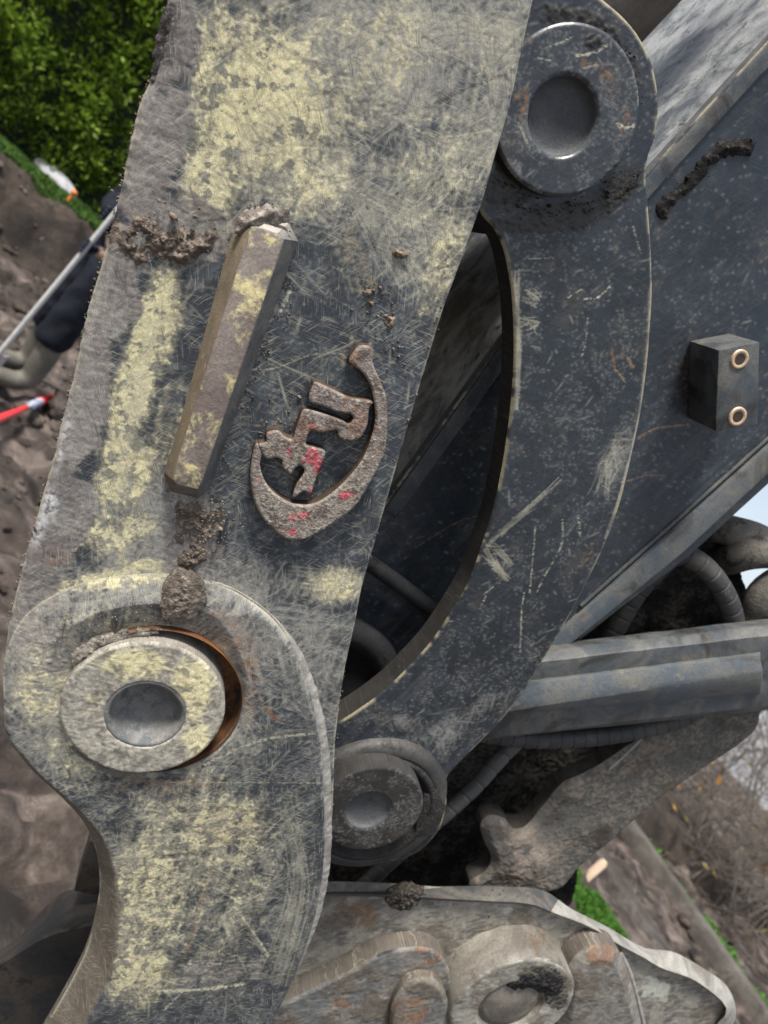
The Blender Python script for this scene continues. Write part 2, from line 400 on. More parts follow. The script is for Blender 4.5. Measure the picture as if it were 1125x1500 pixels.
SLATE = np.array([0.032, 0.040, 0.050]); YEL = np.array([0.72, 0.655, 0.385]); TAUPE = np.array([0.185, 0.165, 0.153])
DUST = np.array([0.30, 0.292, 0.262]); CREAM = np.array([0.50, 0.475, 0.36]); RUST = np.array([0.20, 0.085, 0.035]); MUD = np.array([0.135, 0.108, 0.086])
M_FRONT = attr_mat('worn_yellow_grey_paint', 1100, 0.4, 0.0004, 0.45, hair=0.6, dual=True)
M_SCOUR = attr_mat('scoured_casting', 1100, 0.5, 0.0005, 0.45, hair=0.4)
M_DARK = attr_mat('slate_paint', 900, 0.25, 0.0003, 0.5, hair=0.09)
M_MUD = attr_mat('dried_mud', 700, 0.9, 0.0015, 0.2)
M_WELD = grime('weld_metal', (0.30, 0.29, 0.265), (0.19, 0.18, 0.165), (0.40, 0.38, 0.30), (0.52, 0.55), 150, (0.5, 0.8), 0.8, 0.0015)
M_RIB = grime('rib_paint', (0.15, 0.12, 0.105), (0.22, 0.19, 0.165), (0.56, 0.49, 0.25), (0.5, 0.53), 42, (0.6, 0.85), 0.9, 0.0014)
M_PIN = grime('pin_cream', (0.33, 0.305, 0.255), (0.50, 0.46, 0.30), (0.16, 0.155, 0.145), (0.47, 0.57), 100, (0.6, 0.85), 0.9, 0.0014)
M_CUP = grime('cup_grey', (0.12, 0.12, 0.118), (0.20, 0.195, 0.178), (0.09, 0.10, 0.11), (0.5, 0.5), 90, (0.5, 0.75), 0.8, 0.001, speck=0.5)
M_RUST = grime('rust_wall', (0.09, 0.038, 0.014), (0.19, 0.075, 0.024), (0.03, 0.022, 0.017), (0.5, 0.54), 50, (0.6, 0.9), 0.8, 0.001)
M_EMB = grime('emblem_metal', (0.21, 0.165, 0.125), (0.24, 0.20, 0.165), (0.13, 0.085, 0.055), (0.5, 0.56), 120, (0.5, 0.85), 1.0, 0.0016, speck=0.35)
M_EMB_RED = grime('emblem_red_paint', (0.22, 0.185, 0.155), (0.25, 0.21, 0.17), (0.42, 0.075, 0.085), (0.5, 0.545), 90, (0.6, 0.85), 1.0, 0.0016)
M_LINKPIN = grime('link_pin', (0.046, 0.052, 0.06), (0.085, 0.085, 0.085), (0.19, 0.13, 0.08), (0.5, 0.63), 70, (0.35, 0.7), 0.7, 0.0012, speck=0.4)
M_BLACK = grime('black_grease', (0.012, 0.012, 0.012), (0.03, 0.027, 0.023), (0.05, 0.043, 0.035), (0.5, 0.58), 70, (0.25, 0.9), 1.0, 0.004)
M_STEEL = grime('brushed_steel', (0.20, 0.22, 0.24), (0.33, 0.34, 0.35), (0.10, 0.10, 0.10), (0.48, 0.6), 45, (0.35, 0.6), 0.5, 0.0012)
M_BEAM = grime('beam_slate', (0.05, 0.06, 0.069), (0.12, 0.117, 0.105), (0.065, 0.055, 0.045), (0.51, 0.57), 55, (0.35, 0.65), 0.5, 0.001, speck=0.3, dark=(0.03, 0.027, 0.024))
M_BEAM2 = grime('beam_blue', (0.085, 0.105, 0.125), (0.15, 0.148, 0.135), (0.19, 0.175, 0.145), (0.50, 0.57), 55, (0.35, 0.6), 0.5, 0.001, speck=0.3, dark=(0.06, 0.054, 0.047))
M_ARM = grime('coupler_paint', (0.075, 0.076, 0.073), (0.125, 0.108, 0.09), (0.15, 0.085, 0.045), (0.52, 0.66), 40, (0.5, 0.8), 0.7, 0.0015)
M_PALE = grime('pale_scoured_steel', (0.235, 0.218, 0.185), (0.11, 0.098, 0.082), (0.11, 0.07, 0.045), (0.5, 0.57), 34, (0.4, 0.75), 0.7, 0.0014)
M_GUS = grime('rusty_slate', (0.055, 0.058, 0.06), (0.15, 0.14, 0.12), (0.15, 0.08, 0.045), (0.56, 0.58), 45, (0.45, 0.8), 0.7, 0.0014)
M_FLANGE = grime('scoured_flange', (0.34, 0.33, 0.30), (0.17, 0.155, 0.13), (0.17, 0.12, 0.08), (0.50, 0.62), 50, (0.35, 0.65), 0.6, 0.0012)
M_HOSE = grime('hose_rubber', (0.028, 0.028, 0.03), (0.06, 0.056, 0.05), (0.085, 0.075, 0.062), (0.55, 0.6), 60, (0.5, 0.8), 0.5, 0.001)
M_HOSE2 = grime('muddy_hose', (0.085, 0.078, 0.068), (0.16, 0.145, 0.122), (0.03, 0.027, 0.025), (0.5, 0.54), 40, (0.6, 0.9), 1.0, 0.003, dark=(0.014, 0.013, 0.012))
M_TINE = grime('tine_metal', (0.016, 0.017, 0.018), (0.045, 0.035, 0.027), (0.010, 0.009, 0.008), (0.5, 0.54), 40, (0.75, 0.95), 0.8, 0.002)
M_BRASS = grime('threaded_brass', (0.55, 0.38, 0.24), (0.6, 0.45, 0.32), (0.2, 0.11, 0.06), (0.5, 0.62), 300, (0.3, 0.6), 0.4, 0.0004, metal=0.3)

# ------------------------------------------------------------------ helpers: solids
def lathe(name, c, prof, parent, mat, n=96, jitter=0.0, seed=0, cap=True):
    """turned round the machine's cross axis; prof = [(radius, w)] from the outside in"""
    V = []; Q = []
    for k, (r, w) in enumerate(prof):
        for i in range(n):
            a = 2*math.pi*i/n
            jt = 1 + jitter*(float(vnoise(np.array(3*math.cos(a)+k*0.4), np.array(3*math.sin(a)), seed)) - 0.5) if jitter else 1
            V.append(W3(c[0] + r*jt*math.cos(a), c[1] + r*jt*math.sin(a), w))
    for k in range(len(prof)-1):
        for i in range(n):
            j = (i+1) % n; Q.append((k*n+i, (k+1)*n+i, (k+1)*n+j, k*n+j))
    T = []
    if cap:
        ci = len(V); V.append(W3(c[0], c[1], prof[-1][1])); b = (len(prof)-1)*n
        for i in range(n): T.append((b+i, ci, b+(i+1) % n))
    o = mesh_np(name, V, Q, parent, mat, True, T)
    fix_normals(o); return o
def fix_normals(o):
    bm = bmesh.new(); bm.from_mesh(o.data); bmesh.ops.recalc_face_normals(bm, faces=bm.faces); bm.to_mesh(o.data); bm.free()
def sharpen(o, deg=35):
    me = o.data; bm = bmesh.new(); bm.from_mesh(me)
    for e in bm.edges:
        if len(e.link_faces) == 2: e.smooth = e.calc_face_angle(0) < math.radians(deg)
    bm.to_mesh(me); bm.free()
def loft(name, lines, parent, mat, closed=True, caps=True, bev=0.0, seg=2, smooth_=True):
    """lines of equal length of world points -> skin"""
    n = len(lines[0]); V = [p for L in lines for p in L]; Q = []; m = len(lines)
    for k in range(m if closed else m-1):
        for i in range(n-1):
            a, b = k*n, ((k+1) % m)*n; Q.append((a+i, a+i+1, b+i+1, b+i))
    o = mesh_np(name, V, Q, parent, mat, smooth_)
    bm = bmesh.new(); bm.from_mesh(o.data); bm.verts.ensure_lookup_table()
    if caps and closed:
        for e in (0, n-1):
            try: bm.faces.new([bm.verts[k*n+e] for k in range(m)])
            except ValueError: pass
    bmesh.ops.recalc_face_normals(bm, faces=bm.faces)
    if bev:
        es = [e for e in bm.edges if len(e.link_faces) == 2 and e.calc_face_angle(0) > 0.5]
        bmesh.ops.bevel(bm, geom=es, offset=bev, segments=seg, profile=0.6, affect='EDGES', clamp_overlap=True)
    for f in bm.faces: f.smooth = smooth_
    for e in bm.edges:
        if len(e.link_faces) == 2: e.smooth = e.calc_face_angle(0) < 0.7
    bm.to_mesh(o.data); bm.free(); return o
def tube(name, pts, r, parent, mat, n=20, step=0.004, mod=None, capped=True):
    """tube along world points; r a number or function(t); mod(length, angle)->radius factor"""
    P = [Vector(p) for p in pts]; path = []
    for i in range(len(P)-1):
        p0 = P[max(i-1, 0)]; p1 = P[i]; p2 = P[i+1]; p3 = P[min(i+2, len(P)-1)]
        k = max(2, int((p2-p1).length/step))
        for j in range(k):
            t = j/k; path.append(0.5*((2*p1) + (p2-p0)*t + (2*p0-5*p1+4*p2-p3)*t*t + (3*p1-p0-3*p2+p3)*t**3))
    path.append(P[-1]); V = []; Q = []; T = []; Lh = 0
    tg = (path[1]-path[0]).normalized(); up = Vector((0, 0, 1)) if abs(tg.z) < 0.9 else Vector((1, 0, 0))
    nrm = tg.cross(up).normalized(); N = len(path)
    for i, p in enumerate(path):
        tg = (path[min(i+1, N-1)] - path[max(i-1, 0)]).normalized(); nrm = (nrm - tg*nrm.dot(tg)).normalized(); bi = tg.cross(nrm)
        if i: Lh += (p - path[i-1]).length
        rr = r(i/(N-1)) if callable(r) else r
        for j in range(n):
            a = 2*math.pi*j/n; q = rr*(mod(Lh, a) if mod else 1)
            V.append(p + (nrm*math.cos(a) + bi*math.sin(a))*q)
    for i in range(N-1):
        for j in range(n): Q.append((i*n+j, i*n+(j+1) % n, (i+1)*n+(j+1) % n, (i+1)*n+j))
    if capped:
        for e, b in ((0, 0), (1, (N-1)*n)):
            ci = len(V); V.append(path[0] if e == 0 else path[-1])
            for j in range(n): T.append((b+j, ci, b+(j+1) % n))
    o = mesh_np(name, np.array([tuple(v) for v in V]), Q, parent, mat, True, T); fix_normals(o); return o
def prism(name, px_poly, w, thick, parent, mat, bev=0.002, seg=2):
    a = [W3(*sz(p[0], p[1], w), w) for p in px_poly]; b = [W3(*sz(p[0], p[1], w), w + thick) for p in px_poly]
    n = len(a); me_v = a + b
    o = mesh_np(name, me_v, [(i, (i+1) % n, n+(i+1) % n, n+i) for i in range(n)], parent, mat)
    bm = bmesh.new(); bm.from_mesh(o.data); bm.verts.ensure_lookup_table()
    f1 = bm.faces.new([bm.verts[i] for i in range(n)]); f2 = bm.faces.new([bm.verts[n+i] for i in reversed(range(n))])
    bmesh.ops.recalc_face_normals(bm, faces=bm.faces)
    if bev:
        bmesh.ops.bevel(bm, geom=list(f1.edges), offset=bev, segments=seg, profile=0.5, affect='EDGES', clamp_overlap=True)
    for f in bm.faces: f.smooth = True
    for e in bm.edges:
        if len(e.link_faces) == 2: e.smooth = e.calc_face_angle(0) < 0.6
    bm.to_mesh(o.data); bm.free(); return o

# ------------------------------------------------------------------ wear of the near plate
def front_wear(cx):
    s, z = cx.S, cx.Z; H = cx.shape
    wx = s + 0.006*(fbm(s*60, z*60, 3, 201) - 0.5); wz = z + 0.006*(fbm(s*60, z*60, 3, 202) - 0.5)
    n_big = fbm(wx*22, wz*22, 5, 1); n_mid = fbm(wx*75, wz*75, 5, 2); n_fine = fbm(s*330, z*330, 3, 3); n_grit = vnoise(s*620, z*620, 4)
    brush = fbm((s*0.8+z*0.2)*60, (z*0.8 - s*0.4)*420, 4, 6)           # brushed across
    cr = criss(cx, 50); cr2 = criss(cx, 77, 60, 600, 5)
    tint = np.zeros(H + (2, 3)) + SLATE
    tint = mix(tint, SLATE*1.55 + 0.01, sstep(0.42, 0.66, n_mid))
    # grey dust film, scoured
    dens = blobs(cx, [(660, 110, 190, 210, 0, 1.0), (520, 60, 160, 130, 0, 1.0), (480, 300, 190, 90, 0, .8), (300, 1000, 330, 200, 0, .85), (250, 860, 260, 60, 0, .9), (250, 1250, 220, 240, 0, .55), (430, 1300, 90, 240, 10, .55), (90, 1000, 130, 200, 0, 1.0), (210, 780, 120, 120, 0, .9), (610, 340, 110, 150, 10, .75), (480, 560, 130, 240, 15, .42), (520, 760, 60, 150, 10, .42), (490, 860, 70, 35, -10, .9), (420, 480, 60, 120, 15, .35)])
    sl = blobs(cx, [(500, 470, 110, 120, 12, 1.0), (420, 420, 50, 90, 14, .9), (540, 640, 50, 130, 14, 1.0), (520, 780, 40, 60, 12, .9), (400, 720, 60, 60, 0, .5), (410, 1060, 50, 110, 0, .8), (435, 1330, 45, 160, 12, .9), (360, 1130, 70, 40, 0, .6), (290, 1480, 160, 40, 0, .8), (665, 130, 45, 45, 0, .6), (640, 200, 80, 26, -10, .8), (650, 240, 60, 20, -10, .6), (265, 560, 14, 120, 14, .8), (560, 300, 60, 30, 0, .5), (330, 1460, 80, 40, 0, .6), (90, 1170, 40, 20, 30, .6)])*sstep(0.25, 0.55, n_mid)
    dens = dens*(1 - 0.75*sl)
    f = sstep(0.66, 0.96, 0.50*dens + 0.38*cr + 0.24*n_mid + 0.18*n_fine)
    tint = mix(tint, DUST, f*0.8)
    f2 = sstep(0.86, 1.08, 0.42*dens + 0.5*cr2 + 0.2*n_fine)
    tint = mix(tint, CREAM*0.85, f2*0.75)
    # pale yellow undercoat showing
    yd = blobs(cx, [(380, 150, 130, 150, 12, .88), (310, 265, 55, 75, 10, .9), (340, 60, 90, 80, 0, .72), (560, 60, 140, 100, 0, .5), (450, 265, 100, 70, 20, .66), (470, 150, 130, 120, 0, .55), (230, 470, 36, 90, 15, .95), (195, 570, 38, 90, 15, .93), (180, 690, 45, 80, 12, .84), (160, 780, 80, 40, -10, .7), (100, 745, 60, 40, 0, .3), (170, 850, 110, 22, -8, .85), (225, 832, 60, 16, 5, .9), (490, 855, 55, 30, -10, .78), (300, 1220, 150, 110, 0, .56), (220, 1300, 80, 130, 0, .66), (205, 1430, 60, 60, -20, .86), (330, 1210, 110, 60, 0, .62), (240, 1200, 60, 60, 0, .55), (300, 1280, 190, 220, 0, .45), (130, 1080, 70, 90, 20, .6), (640, 240, 100, 130, 20, .5), (650, 380, 45, 130, 14, .58), (700, 90, 90, 130, 10, .42), (510, 380, 30, 70, -18, .62), (290, 970, 100, 60, 30, .5), (250, 620, 30, 90, 14, .62), (60, 1000, 50, 100, 0, .6), (330, 1400, 120, 60, 0, .42), (180, 940, 120, 60, 0, .5)])
    yd = yd*(1 - 0.6*sl)
    thr = 0.83 - 0.52*yd
    q0_ = np.array(sz(400, 100, 0)); q1_ = np.array(sz(250, 700, 0)); ld = (q1_ - q0_)/np.linalg.norm(q1_ - q0_)
    lw_ = fbm((s*ld[0] + z*ld[1])*26 + 0.8*(n_mid - 0.5), (s*ld[1] - z*ld[0])*230, 4, 16)
    nn = 0.27*n_mid + 0.18*n_fine + 0.10*brush + 0.20*cr + 0.05*n_grit + 0.20*lw_
    wash = sstep(thr - 0.20, thr + 0.05, nn)*(yd > 0.02)
    tint = mix(tint, YEL*0.35 + DUST*0.55, wash*0.5)
    ym = sstep(thr - 0.035, thr + 0.09, nn)*(yd > 0.02)
    cx.ysig = np.where(yd > 0.02, nn - thr - 0.02, -0.6); tint[..., 1, :] = YEL*(0.80 + 0.40*n_fine[..., None])
    veil = sstep(0.50, 0.72, 0.5*fbm(wx*40, wz*40, 4, 19) + 0.3*brush + 0.2*cr2)
    tint[..., 1, :] = mix(tint[..., 1, :], TAUPE*1.3, veil*0.42)
    # chips through the yellow
    chip = sstep(0.60, 0.66, fbm(wx*170, wz*170, 4, 11))*ym
    cx.ysig = cx.ysig - 0.25*sstep(0.58, 0.66, fbm(wx*170, wz*170, 4, 11))
    # taupe mud film down the outer edge
    md = blobs(cx, [(235, 60, 75, 110, 15, 1.0), (300, 30, 120, 60, 0, .55), (215, 200, 75, 130, 15, 1.05), (165, 420, 60, 150, 17, 1.05), (110, 600, 55, 150, 16, 1.05), (90, 760, 60, 100, 16, 1.0), (50, 850, 50, 90, 14, 1.0), (260, 330, 110, 60, 10, .95), (215, 300, 80, 60, 0, .9), (280, 790, 55, 90, 5, .95), (60, 950, 70, 80, 0, .7), (110, 1130, 60, 40, 40, .55), (300, 870, 50, 60, 0, .7), (500, 200, 140, 40, -8, .4), (330, 1420, 110, 25, 5, .7), (380, 1400, 60, 20, 0, .6), (470, 1430, 60, 40, 0, .4), (240, 900, 60, 40, 0, .6), (570, 500, 60, 80, 20, .25)])
    mm = sstep(0.66, 0.76, 0.62*md + 0.40*n_mid + 0.22*brush)
    film = 0.45*brush + 0.35*cr + 0.2*n_fine
    tint = mix(tint, TAUPE*(0.30 + 1.75*film[..., None]), mm*0.9)
    tint = mix(tint, DUST*1.05, mm*sstep(0.56, 0.72, film)*0.7)
    purple = sstep(0.5, 0.62, n_big)*mm; tint = mix(tint, np.array([0.085, 0.072, 0.075]), purple*0.45)
    # fine scratches: cream over slate, dark over yellow
    sd_ = np.clip(blobs(cx, [(600, 280, 200, 230, 0, 1.0), (480, 330, 160, 110, 0, 1.0), (450, 560, 160, 260, 10, .55), (300, 1260, 240, 260, 0, .9), (400, 1000, 110, 160, 0, .6), (640, 80, 170, 120, 0, 1.0), (430, 1350, 90, 150, 0, .8), (540, 800, 60, 120, 0, .5)]) + 0.08, 0, 1)
    g1 = scratch(cx, 1900, (0.003, 0.02), 25, 55, 21, sd_*sstep(0.35, 0.6, n_big), 7.0, 1, (0.08, 0.5))
    g2 = scratch(cx, 70, (0.012, 0.05), -38, 40, 22, sd_, 3.0, 1, (0.2, 0.9))
    g3 = scratch(cx, 5200, (0.0015, 0.007), 80, 70, 23, np.clip(sd_ + 0.2, 0, 1)*sstep(0.3, 0.6, n_mid), 20.0, 1, (0.15, 0.7))
    lo = 1 - 0.5*mm
    tint = mix(tint, CREAM, np.maximum(np.maximum(g1*0.75, g2*0.85), g3*0.6)*lo)
    d1 = scratch(cx, 2200, (0.004, 0.035), 40, 60, 31, np.clip(yd, 0.05, 1), 8.0, 1, (0.3, 0.9))
    tint = mix(tint, SLATE*0.9, d1*0.65)
    d2 = scratch(cx, 3500, (0.003, 0.016), 8, 25, 32, np.clip(md, 0, 1), 8.0, 1, (0.2, 0.8))
    tint = mix(tint, DUST*0.95, d2*0.5*mm)
    # marks one can point to
    tan = strokes(cx, [([(497, 350), (520, 390), (528, 425)], 4, .7), ([(505, 330), (530, 375), (548, 425)], 7, .85), ([(515, 488), (517, 500)], 4, .9), ([(502, 520), (503, 535)], 3.5, .9)])
    tint = mix(tint, np.array([0.27, 0.215, 0.15]), tan*(0.55 + 0.45*n_fine))
    crm = strokes(cx, [([(425, 425), (412, 455)], 2.4, 1.0), ([(300, 1120), (380, 1085), (460, 1075)], 2.5, .6), ([(250, 1146), (470, 1147)], 0.9, .5), ([(303, 1125), (304, 1170)], 1.2, .6), ([(220, 1452), (300, 1449), (355, 1442)], 2.6, .9), ([(240, 1480), (270, 1450)], 1.2, .8), ([(345, 1330), (375, 1372), (392, 1400)], 2.0, .8), ([(380, 1310), (330, 1340), (340, 1375)], 2.0, .6), ([(345, 540), (400, 540), (455, 520), (500, 518)], 1.2, .45), ([(575, 170), (640, 200), (720, 190)], 1.5, .6), ([(470, 240), (600, 330), (690, 360)], 1.5, .6), ([(620, 210), (690, 260)], 1.2, .7), ([(640, 300), (720, 215)], 1.2, .6), ([(440, 200), (520, 330)], 1.3, .5), ([(560, 300), (610, 420)], 1.2, .6)], 0.8)
    tint = mix(tint, CREAM*1.1, crm)
    bd = bundle(cx, [(215, 1452), (300, 1449), (360, 1442)], 4, 14, 1)
    for kk, (pp, wd_, n__) in enumerate((([(340, 1320), (372, 1370), (392, 1400)], 7, 16), ([(390, 1305), (335, 1338), (338, 1380)], 8, 14), ([(440, 230), (560, 300), (720, 350)], 26, 60), ([(560, 330), (640, 260), (740, 170)], 26, 60), ([(480, 210), (530, 300), (600, 420)], 22, 50), ([(600, 190), (700, 230), (730, 240)], 16, 30), ([(540, 60), (660, 40), (760, 60)], 30, 60), ([(300, 1150), (300, 1200)], 30, 30), ([(420, 840), (540, 850)], 14, 40), ([(120, 860), (180, 842), (250, 830)], 9, 30), ([(420, 1150), (440, 1300), (400, 1440)], 22, 60), ([(240, 440), (210, 560), (170, 720)], 18, 40))): bd = np.maximum(bd, bundle(cx, pp, wd_, n__, 60 + kk))
    tint = mix(tint, CREAM*1.0, bd*0.55*(0.3 + 1.1*n_mid))
    drk = strokes(cx, [([(625, 158), (690, 128), (752, 104)], 3.0, .9), ([(560, 172), (625, 158)], 1.6, .5), ([(560, 128), (470, 135)], 7, .4), ([(275, 1188), (340, 1183), (395, 1194)], 4, .7), ([(270, 1410), (320, 1405), (345, 1385), (366, 1360)], 6, .75), ([(230, 1420), (330, 1425), (420, 1430)], 9, .5), ([(198, 1440), (225, 1390), (250, 1352)], 1.6, .7), ([(170, 1288), (232, 1285), (280, 1262), (310, 1250)], 1.8, .7), ([(310, 1290), (295, 1320), (275, 1355)], 1.4, .6), ([(345, 1190), (360, 1215)], 1.8, .6), ([(330, 90), (285, 125), (300, 160)], 3, .4)], 1.2)
    tint = mix(tint, np.array([0.045, 0.04, 0.036]), drk*0.8)
    rus = strokes(cx, [([(310, 1270), (300, 1310), (285, 1360), (272, 1400)], 2.2, .7), ([(388, 1035), (405, 1055)], 4, .8)]) + blobs(cx, [(340, 930, 45, 25, 40, .75), (365, 1000, 16, 60, 0, .7), (240, 1150, 70, 14, 0, .55), (330, 1210, 40, 25, 0, .35), (80, 815, 22, 14, 0, .6), (250, 940, 40, 12, 0, .5)])*sstep(0.42, 0.62, n_fine)
    tint = mix(tint, RUST*1.3, rus*0.75)
    # reflections on the outer edge, painted as pale smooth spots
    sh = blobs(cx, [(70, 740, 16, 22, 15, 1.0), (58, 770, 10, 30, 15, .8), (92, 650, 7, 40, 14, .9)])*sstep(0.35, 0.55, n_fine)
    tint = mix(tint, np.array([0.62, 0.63, 0.64]), sh)
    bk = strokes(cx, [([(262, 0), (250, 60), (238, 130)], 12, .85)], 4)*sstep(0.35, 0.5, n_mid + 0.05)
    tint = mix(tint, np.array([0.05, 0.045, 0.045]), bk)
    nk = (cx.px < 215) & (cx.py > 1092) & (cx.w < -0.005); ek = 0.0086 + 0.019*sstep(1090, 1480, cx.py)
    em = sstep(1.06, 0.94, cx.dist/ek + 0.25*(n_mid - 0.5))*nk
    tint = mix(tint, np.array([0.125, 0.105, 0.082])*(0.5 + 0.5*n_mid + 0.6*n_fine)[..., None], em*0.95)
    # light worn line along the straight inner edge
    tint = mix(tint, CREAM*0.8, sstep(0.0022, 0.0006, cx.dist)*sstep(0.35, 0.55, n_mid)*0.7)
    tint *= (0.86 + 0.28*n_grit[..., None, None])
    rough = 0.50 + 0.22*ym + 0.32*mm + 0.12*f + 0.1*(n_fine - 0.5); rough = np.where(sh > 0.4, 0.25, rough)
    hh = 0.00055*mm*n_fine + 0.00018*ym + 0.0002*(n_fine - 0.5)*f - 0.0002*np.maximum(g1, d1) + 0.0008*(n_big - 0.5)
    return tint, np.clip(rough, 0.2, 0.95), hh

# ------------------------------------------------------------------ the near arm: plate, boss, rib, emblem, pin
LEFT = [(275, -110), (262, -60), (247, 0), (233, 60), (221, 112), (205, 150), (190, 210), (178, 270), (163, 330), (150, 380), (135, 430), (122, 480), (112, 530), (100, 580), (88, 625), (77, 672), (61, 730), (44, 790), (30, 840), (18, 885), (9, 930)]
RIGHT = [(520, 914), (530, 862), (545, 810), (565, 740), (585, 670), (605, 600), (626, 530), (650, 452), (669, 400), (690, 342), (709, 288), (728, 220), (748, 150), (765, 72), (781, 0), (795, -60), (806, -110)]
g0 = np.random.default_rng(5)
jl = [(x + g0.normal()*0.6, y) for x, y in smooth(LEFT, 7, False)]
base_out = [(275, -110)] + jl + [(3, 985), (8, 1060), (60, 1140), (200, 1180), (400, 1180), (478, 1230)] + [(487, 1197), (489, 1140), (491, 1086), (497, 1033), (506, 976)] + [tuple(p) for p in smooth(RIGHT, 7, False)]
arm = thing('grapple_arm', P3(250, 1400, 0.02) - np.array([0, 0, 0.1]), 'broad worn steel arm with flaking pale yellow paint, raised letter emblem, rib and large pin', 'excavator arm')
PINC = sz(228, 1033, -0.010); PINR = rad(228, 1033, 129, -0.010)
hole = circle_sz(PINC, PINR)
hole0 = circle_sz(PINC, PINR*1.06)
def lefty(cx, e, de):
    m = sstep(0.0, 1.0, (cx.px < 330 - 0.33*cx.py)*1.0)
    return e + m*0.006, de + m*0.004
grid_plate('base_plate', base_out, 0.0, 0.024, 0.0009, arm, M_FRONT, front_wear, (0.002, 0.0014), holes=[hole0], edge_tint=(0.13, 0.095, 0.06), edge_fn=lambda cx, e, de: (np.where(cx.px < 300 - 0.27*cx.py, 0.008, e), np.where(cx.px < 300 - 0.27*cx.py, 0.005, de)))
boss_out = smooth([(3, 975), (3, 1030), (6, 1078), (12, 1100), (43, 1141), (86, 1182), (117, 1218), (134, 1255), (142, 1305), (138, 1352), (124, 1412), (104, 1458), (72, 1515), (40, 1570), (20, 1610, 1), (330, 1610, 1), (372, 1540), (408, 1485), (440, 1415), (462, 1350), (474, 1290), (478, 1230), (477, 1170), (474, 1110), (466, 1060), (452, 1005), (432, 955), (400, 910), (360, 880), (325, 864), (270, 850), (205, 848), (130, 858), (70, 882), (25, 920)], 6)
def boss_edge(cx, e, de):
    m = (cx.px < 175) & (cx.py > 1090)
    k = sstep(1090, 1480, cx.py); ul = sstep(400, 270, cx.px)*sstep(1080, 930, cx.py); mk = sstep(215, 150, cx.px)*sstep(1060, 1110, cx.py)
    return (0.004 + 0.030*ul)*(1-mk) + (0.0086 + 0.019*k)*mk, (0.004 + 0.0048*ul)*(1-mk) + (0.010 + 0.012*k)*mk
    return np.where(m, 0.0086 + 0.019*k, 0.004), np.where(m, 0.010 + 0.012*k, 0.004)
boss = grid_plate('boss_plate', boss_out, -0.009, 0.032, 0.0009, arm, M_FRONT, front_wear, (0.004, 0.004), holes=[hole], edge_tint=(0.105, 0.088, 0.07), edge_fn=boss_edge)
wb = [(262, 842), (300, 850), (335, 862), (382, 894), (420, 940), (446, 995), (463, 1056), (471, 1117), (474, 1180), (474, 1240), (468, 1300), (454, 1355), (430, 1415), (400, 1475), (372, 1530), (345, 1580)]
def bead_mod(L, a): return 1 + 0.16*(float(vnoise(np.array(L*220), np.array(a*1.3), 8)) - 0.5)
tube('weld_bead', [P3(x, y, 0.0005) for x, y in wb], lambda t: (0.0055 + 0.0022*math.sin(math.pi*min(1, t*1.25)))*min(1, 0.05 + t*5), arm, M_WELD, 16, 0.0012, bead_mod)
# unseen far plate and web, added to keep light out of the opening
prism('far_blocker_plate', [(275, -110), (190, 210), (100, 580), (18, 885), (3, 985), (60, 1140), (140, 1300), (90, 1560), (330, 1600), (470, 1300), (491, 1086), (545, 810), (650, 452), (748, 150), (806, -110)], 0.0, 0.024, arm, M_RIB, 0).location = tuple(DW*0.58)
_wp = to_sz(smooth([(520, -110, 1), (480, 100, 1), (330, 760, 1), (300, 900, 1), (350, 1180, 1)], 30, False), 0.0); _a = [W3(p[0], p[1], 0.0245) for p in _wp]; _b = [W3(p[0], p[1], 0.5795) for p in _wp]; _o = SA*0.02
loft('web_blocker_plate', [_a, _b, [q + _o for q in _b], [q + _o for q in _a]], arm, M_RIB, True, True, 0)
# rust lined bore and the pin
RP = rad(211, 1041, 119, -0.016)
lathe('pin_bore', PINC, [(PINR*1.005, -0.0085), (PINR*0.995, 0.0), (PINR*0.99, 0.012), (PINR*0.9, 0.0135), (0.001, 0.0135)], arm, M_RUST, 120)
PC = sz(211, 1041, -0.016); RC = rad(213, 1048, 55, -0.016)
def pin_wear(cx):
    s, z = cx.S, cx.Z; n = fbm(s*70, z*70, 4, 301); nf = fbm(s*330, z*330, 3, 302); cr = criss(cx, 310, 70, 480, 5)
    t = np.zeros(cx.shape + (3,)) + np.array([0.27, 0.25, 0.21]); t = mix(t, np.array([0.40, 0.375, 0.31]), sstep(0.52, 0.72, 0.6*cr + 0.4*nf))
    t = mix(t, YEL, sstep(0.62, 0.78, 0.45*blobs(cx, [(200, 975, 70, 30, 0, 1), (280, 1000, 40, 60, 0, 1), (290, 1080, 30, 40, 0, .8), (140, 1030, 30, 50, 0, .5), (210, 1110, 80, 20, 0, .4)]) + 0.35*cr + 0.25*n)*0.9)
    t = mix(t, np.array([0.12, 0.115, 0.105]), sstep(0.56, 0.70, fbm(s*110, z*110, 4, 303))*0.7); t *= 0.75 + 0.5*nf[..., None]
    return t, 0.85 + 0*s, 0.0008*(n - 0.5) + 0.0005*(nf - 0.5) + 0.0004*(cr - 0.6)
KC = sz(213, 1048, -0.016)
pin = grid_plate('pin', circle_sz(PC, RP*1.02), -0.016, 0.03, 0.0008, arm, M_SCOUR, pin_wear, (0.003, 0.002), holes=[circle_sz(KC, RC*1.06)], in_sz=True, edge_tint=(0.22, 0.20, 0.17))
lathe('pin_cup', KC, [(RC*1.10, -0.0150), (RC*1.06, -0.0155), (RC*1.02, -0.0152), (RC*0.97, -0.0142)] + [(RC*0.97*math.cos(a), -0.0168 + 0.004 + 0.019*math.sin(a)) for a in np.linspace(0.15, 1.55, 14)], pin, M_CUP, 96, 0.03, 5)
